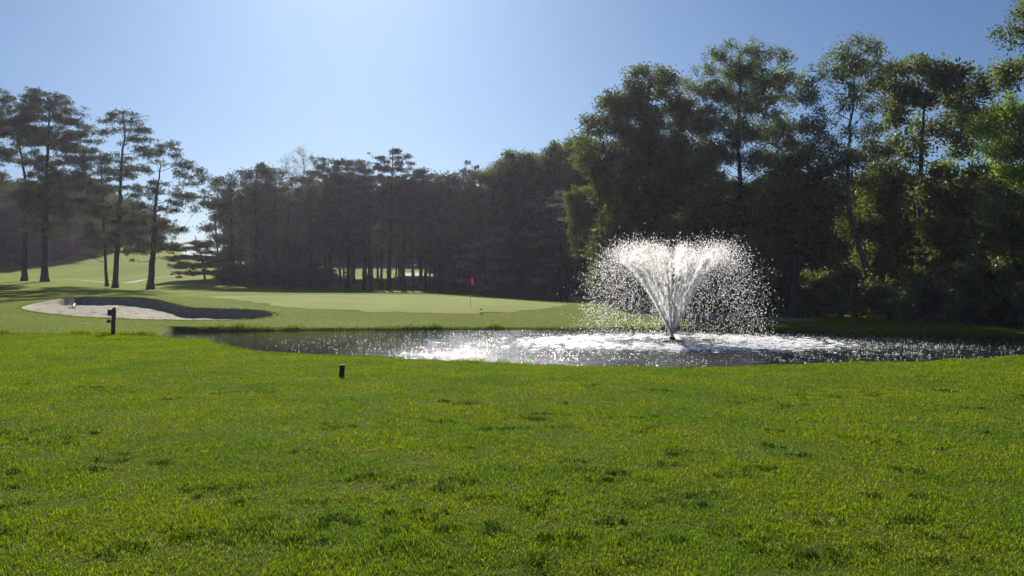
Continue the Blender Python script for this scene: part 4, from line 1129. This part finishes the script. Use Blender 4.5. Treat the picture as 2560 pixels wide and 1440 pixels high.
# falling veil, ragged and uneven round the circle
n = 40000
t = .40 + 1.2 * g.uniform(0, 1, n) ** 1.15
az = g.uniform(0, 2 * math.pi, n); az = az + .12 * np.sin(NJ * az) + .25 * np.sin(2 * az + 1.0)
vz = 7.65 * (1 + g.normal(0, .03, n)) * (1 + .025 * np.sin(az * 5 + 1)); vr = 2.95 + g.normal(0, .42, n)
P = ballistic(n, az, vr, vz, t, .03 + .06 * t)
P = P[P[:, 2] > fz + .02]; n = len(P)
drops(P, (.0035 + .011 * g.uniform(0, 1, n) ** 2.2), 'falling_spray', fr, np.full(n, 1.5))['kind'] = 'stuff'
# big scattered drops on the rim of the umbrella of water
n = 2300
t = g.uniform(.6, 1.6, n); vz = 7.75 * (1 + g.normal(0, .035, n)); vr = 3.15 + g.normal(0, .22, n); az = g.uniform(0, 6.283, n)
P = ballistic(n, az, vr, vz, t, np.full(n, .12)); P = P[P[:, 2] > fz + .05]; n = len(P)
drops(P, .006 + .018 * g.uniform(0, 1, n) ** 1.8, 'outer_drops', fr)['kind'] = 'stuff'
# splashes where the water lands, and white flecks standing in for sun glitter
def splash_glints(n, sig, r0, smin, smax, hmax, name):
    r = np.abs(r0 + g.normal(0, sig, n)); az = g.uniform(0, 6.283, n)
    x = FX + r * np.cos(az) * 1.25; y = FY + r * np.sin(az)
    k = (poly_sd(x, y, POND) < -.15) & (g.uniform(0, 1, n) < .15 + 1.3 * vnoise(x * .6, y * 1.8, .9, 88) ** 2); x = x[k]; y = y[k]; m_ = len(x)
    z = fz + g.uniform(0, 1, m_) ** 2.2 * hmax
    drops(np.stack([x, y, z], -1), smin + (smax - smin) * g.uniform(0, 1, m_) ** 2.2, name, fr, g.uniform(.3, .9, m_))['kind'] = 'stuff'
splash_glints(34000, .9, 3.1, .007, .022, .14, 'splash_ring')
splash_glints(34000, 2.7, 5.2, .003, .024, .03, 'scattered_glints')
# churned foam
def foam():
    m_ = MB(); V = []; Q = []
    n = 1500; r = np.abs(3.3 + g.normal(0, .8, n)); az = g.uniform(0, 6.283, n)
    x = FX + r * np.cos(az) * 1.2; y = FY + r * np.sin(az); ok = poly_sd(x, y, POND) < -.3; x = x[ok]; y = y[ok]; n = len(x)
    s = g.uniform(.03, .13, n); a0 = g.uniform(0, 6.28, n)
    th = np.arange(6) / 6 * 6.283
    rad = s[:, None] * g.uniform(.6, 1.2, (n, 6))
    top = np.stack([x[:, None] + rad * np.cos(th + a0[:, None]) * 1.6, y[:, None] + rad * np.sin(th + a0[:, None]), np.full((n, 6), fz + .012) + g.uniform(-.004, .004, (n, 1))], -1)
    mid = np.stack([x, y, fz + .012 + s * .35], -1)[:, None, :]
    V = np.concatenate([top, mid], 1).reshape(-1, 3)
    b = np.arange(n)[:, None, None] * 7
    T = (b + np.array([(i, (i + 1) % 6, 6) for i in range(6)])[None]).reshape(-1, 3)
    return mesh_np('foam', V, None, M['foam'], fr, T=T, smooth=True)
foam()['kind'] = 'stuff'

# ------------------------------------------------------------------ flagstick
fx, fy = hit(1175, 768)
z0 = base_z(fx, fy) + .012; z0 = float(z0)
fl = empty('golf_flag', (fx, fy, z0)); tag(fl, 'thin golf flagstick with a limp red flag standing in the green', 'flag')
mb = MB(); H = 2.13; lean = .115
mb.tube(np.array([(fx, fy, z0 - .1), (fx + lean * .5, fy, z0 + H * .5), (fx + lean, fy, z0 + H)]), np.array([.013, .011, .008]), 8)
mb.build('pole', M['grey_metal'], fl, smooth=True)
cu = MB(); th = np.linspace(0, 2 * math.pi, 21)[:-1]
V = np.array([(fx + r * math.cos(t), fy + r * math.sin(t), z0 + z) for r, z in ((.056, .004), (.053, .006), (.053, -.05), (.0, -.05)) for t in th]); k = 20
cu.add(V, [(i * k + j, i * k + (j + 1) % k, (i + 1) * k + (j + 1) % k, (i + 1) * k + j) for i in range(3) for j in range(k)])
cu.build('cup', M['white_paint'], fl)
nu, nv = 10, 16; V = []
for j in range(nv):
    v = j / (nv - 1); zt = z0 + 1.80 - .44 * v
    for i in range(nu):
        u = i / (nu - 1); wdt = .05 + .08 * v ** 1.2
        cxp = fx + lean * (zt - z0) / H
        V.append((cxp + .012 + u * wdt, fy + .035 * math.sin(u * 9 + v * 1.5) * (.3 + u), zt - .05 * math.sin(u * 5) - .05 * u))
a = [(j * nu + i, j * nu + i + 1, (j + 1) * nu + i + 1, (j + 1) * nu + i) for j in range(nv - 1) for i in range(nu - 1)]
mesh_np('cloth', np.array(V), np.array(a), M['flag'], fl, smooth=True)

# small dark clod on the green
dx, dy = hit(1203, 775); dz = float(base_z(dx, dy))
mb = MB(); g = np.random.default_rng(5)
for k in range(5):
    c = np.array([dx - .07 + .035 * k, dy, dz + .03 - .003 * k]); mb.tube(np.array([c + [-.03, 0, .0], c + [0, .01, .012], c + [.035, 0, -.012]]), np.array([.008, .035, .012]) * g.uniform(.7, 1.2), 6)
tag(mb.build('turf_clod', M['divot'], origin=(dx, dy, dz)), 'small dark clod lying on the green right of the flagstick', 'clod')

# ------------------------------------------------------------------ wooden post with box and knob
px0, py0 = flat(287, 835)
PZ = ground_z(px0, py0 - .15); py0 -= .15
po = empty('wooden_post', (px0, py0, PZ)); tag(po, 'leaning dark wooden post with a small box and a knob on its left side', 'post')
mb = MB(); HP = .98; nseg = 9
Pp = np.array([(px0 + .045 * t + .004 * math.sin(t * 9), py0, PZ - .2 + (HP + .2) * t) for t in np.linspace(0, 1, nseg)])
V = []; kk = 8
for q, p in enumerate(Pp):
    for j in range(kk):
        x_, y_ = [(-1, -.75), (-.75, -1), (.75, -1), (1, -.75), (1, .75), (.75, 1), (-.75, 1), (-1, .75)][j]
        s_ = .056 * (1 + .05 * math.sin(q * 2.3 + j)) * (1 if q < nseg - 1 else .9)
        V.append((p[0] + x_ * s_, p[1] + y_ * s_, p[2] + (.012 * x_ if q == nseg - 1 else 0)))
Q = [(q * kk + j, q * kk + (j + 1) % kk, (q + 1) * kk + (j + 1) % kk, (q + 1) * kk + j) for q in range(nseg - 1) for j in range(kk)]
T = [((nseg - 1) * kk, (nseg - 1) * kk + j, (nseg - 1) * kk + j + 1) for j in range(1, kk - 1)]
mb.add(np.array(V), Q, T); mb.build('post', M['wood_dark'], po)
bx = MB(); bx.box((px0 - .085, py0 - .02, PZ + .80), (.135, .12, .20), .012); bx.box((px0 - .085, py0 - .02, PZ + .905), (.155, .14, .016), .004)
bx.build('box', M['wood_dark'], po)
rd = MB(); rd.tube(np.array([(px0 - .085, py0 - .02, PZ + .70), (px0 - .085, py0 - .02, PZ + .52)]), np.array([.009, .009]), 8); rd.build('rod', M['grey_metal'], po)
kn = MB()
xk = [(-.185, .012), (-.18, .045), (-.165, .062), (-.12, .066), (-.10, .05), (-.085, .036), (-.03, .036)]
kn.tube(np.array([(px0 + a_, py0 - .02, PZ + .51) for a_, _ in xk]), np.array([b_ for _, b_ in xk]), 12)
kn.build('knob', M['wood_dark'], po, smooth=True)

# low square tee marker in the near lawn
mx_, my_ = flat(854, 941)
mz = ground_z(mx_, my_)
tm = empty('tee_marker', (mx_, my_, mz)); tag(tm, 'short square wooden block marker leaning in the near lawn', 'marker')
mb = MB(); mb.box((0, 0, .095), (.092, .092, .23), .008); V = np.vstack(mb.V)
V[:, 0] += .06 * V[:, 2]; V[:, 1] -= .03 * V[:, 2]
ca, sa_ = math.cos(.25), math.sin(.25)
V = np.stack([V[:, 0] * ca - V[:, 1] * sa_, V[:, 0] * sa_ + V[:, 1] * ca, V[:, 2]], -1) + np.array([mx_, my_, mz])
mesh_np('block', V, np.vstack(mb.Q), M['wood_mark'], tm, T=np.vstack(mb.T))
lit_top = MB(); lit_top.box((mx_ + .014, my_ - .006, mz + .214), (.098, .098, .010), .003, .25)
lit_top.build('cap', M['rock'], tm)  # pale slab paints the sunlit top edge of the block

# bunker rake and the small white marker
rx, ry = hit(181, 757); rz = float(land(np.array([rx]), np.array([ry]), False)[0]) + .06
rk = empty('bunker_rake', (rx, ry, rz)); tag(rk, 'rake lying in the shaded back of the large left sand bunker', 'rake')
mb = MB(); mb.tube(np.array([(rx - .12, ry + .5, rz + .22), (rx + .12, ry - .25, rz + .03)]), np.array([.02, .02]), 8); mb.build('handle', M['white_paint'], rk, smooth=True)
mb = MB(); mb.box((rx + .12, ry - .27, rz + .01), (.42, .04, .04), .006)
for q in range(9): mb.box((rx - .06 + .045 * q, ry - .27, rz - .035), (.012, .012, .06), .002)
mb.build('head', M['black_rubber'], rk)
wx, wy = hit(607, 794); wz = float(land(np.array([wx]), np.array([wy]), False)[0])
mb = MB(); mb.tube(np.array([(wx - .11, wy - .02, wz + .045), (wx - .09, wy - .02, wz + .055), (wx, wy, wz + .085), (wx + .1, wy + .02, wz + .125), (wx + .12, wy + .02, wz + .135)]), np.array([.02, .045, .055, .045, .02]), 10)
tag(mb.build('white_marker', M['white_paint'], smooth=True, origin=(wx, wy, wz)), 'small white object lying near the right end of the large left bunker', 'marker')

# pale rocks on the near edge of the pond
def rock(px, py, s, label):
    x, y = flat(px, py); y += .1; z = ground_z(x, y)
    bm_ = MB(); g = np.random.default_rng(int(px))
    nu, nv = 9, 6; V = []
    for j in range(nv):
        ph = math.pi * (j + .5) / nv
        for i in range(nu):
            t = 2 * math.pi * i / nu; r = s * g.uniform(.75, 1.15)
            V.append((x + 1.5 * r * math.sin(ph) * math.cos(t), y + r * math.sin(ph) * math.sin(t), z + .015 + .42 * r * math.cos(ph)))
    Q = [(j * nu + i, j * nu + (i + 1) % nu, (j + 1) * nu + (i + 1) % nu, (j + 1) * nu + i) for j in range(nv - 1) for i in range(nu)]
    T = [(0, i + 1, i) for i in range(1, nu - 1)] + [((nv - 1) * nu, (nv - 1) * nu + i, (nv - 1) * nu + i + 1) for i in range(1, nu - 1)]
    bm_.add(np.array(V), Q, T)
    tag(bm_.build('rock', M['rock'], origin=(x, y, z)), label, 'rock', 'pale rocks on the near edge of the pond')
rock(1935, 914, .085, 'pale flat rock on the near pond edge right of the fountain')
rock(1140, 903, .05, 'pale rock left of the tall grass tuft on the near pond edge')
rock(1340, 911, .05, 'pale rock right of the tall grass tuft on the near pond edge')
rock(930, 892, .04, 'small pale rock on the near pond edge right of the block marker')

# ------------------------------------------------------------------ golf cart far off on the hill, seen between the trunks
gcY = 205.0; gcx = (1035 - CX) / F * gcY; gcz = ground_z(gcx, gcY)
gc = empty('golf_cart', (gcx, gcY, gcz)); tag(gc, 'tiny white golf cart far away, seen between the trunks of the central wood', 'golf cart')
mb = MB(); mb.box((gcx, gcY, gcz + .50), (1.15, 2.3, .32), .06); mb.box((gcx, gcY - .95, gcz + .72), (1.1, .35, .35), .08); mb.box((gcx, gcY + .6, gcz + .78), (1.1, .6, .3), .06)
mb.build('body', M['white_paint'], gc)
mb = MB(); mb.box((gcx, gcY, gcz + 1.86), (1.2, 1.9, .08), .03); mb.build('roof', M['white_paint'], gc)
mb = MB()
for sx_ in (-.52, .52):
    for sy_ in (-.85, .85):
        mb.tube(np.array([(gcx + sx_, gcY + sy_, gcz + .6), (gcx + sx_, gcY + sy_, gcz + 1.84)]), np.array([.025, .025]), 6)
mb.build('roof_frame', M['grey_metal'], gc)
mb = MB(); mb.box((gcx, gcY + .35, gcz + 1.05), (1.0, .12, .5), .04); mb.build('seat', M['black_rubber'], gc)
for sx_ in (-.52, .52):
    for sy_ in (-.8, .8):
        mb = MB(); c = np.array([gcx + sx_, gcY + sy_, gcz + .24])
        mb.tube(np.array([c - [.09, 0, 0], c - [.08, 0, 0], c + [.08, 0, 0], c + [.09, 0, 0]]), np.array([.17, .24, .24, .17]), 14)
        mb.build('wheel', M['black_rubber'], gc, smooth=True)

print('TREES', sum(s[2] for s in STAT), len(STAT)); 
print(max(STAT, key=lambda s: s[2]))

# ------------------------------------------------------------------ thin haze, added and tinted purple to lift dark woods like lens glare
hb = MB(); hb.box((0, 210, 21), (1000, 590, 46), 0)
hz_ = hb.build('haze', None)
hm, nt, out = newmat('haze_air')
pv = nt.nodes.new('ShaderNodeVolumePrincipled')
pv.inputs['Color'].default_value = (0.86, 0.78, 1.0, 1)
pv.inputs['Density'].default_value = 0.0002
pv.inputs['Anisotropy'].default_value = 0.55
nt.links.new(pv.outputs[0], out.inputs['Volume'])
hz_.data.materials.clear(); hz_.data.materials.append(hm)
tag(hz_, 'thin purple-tinted haze added over the course to lift its dark shade', 'haze', kind='stuff')
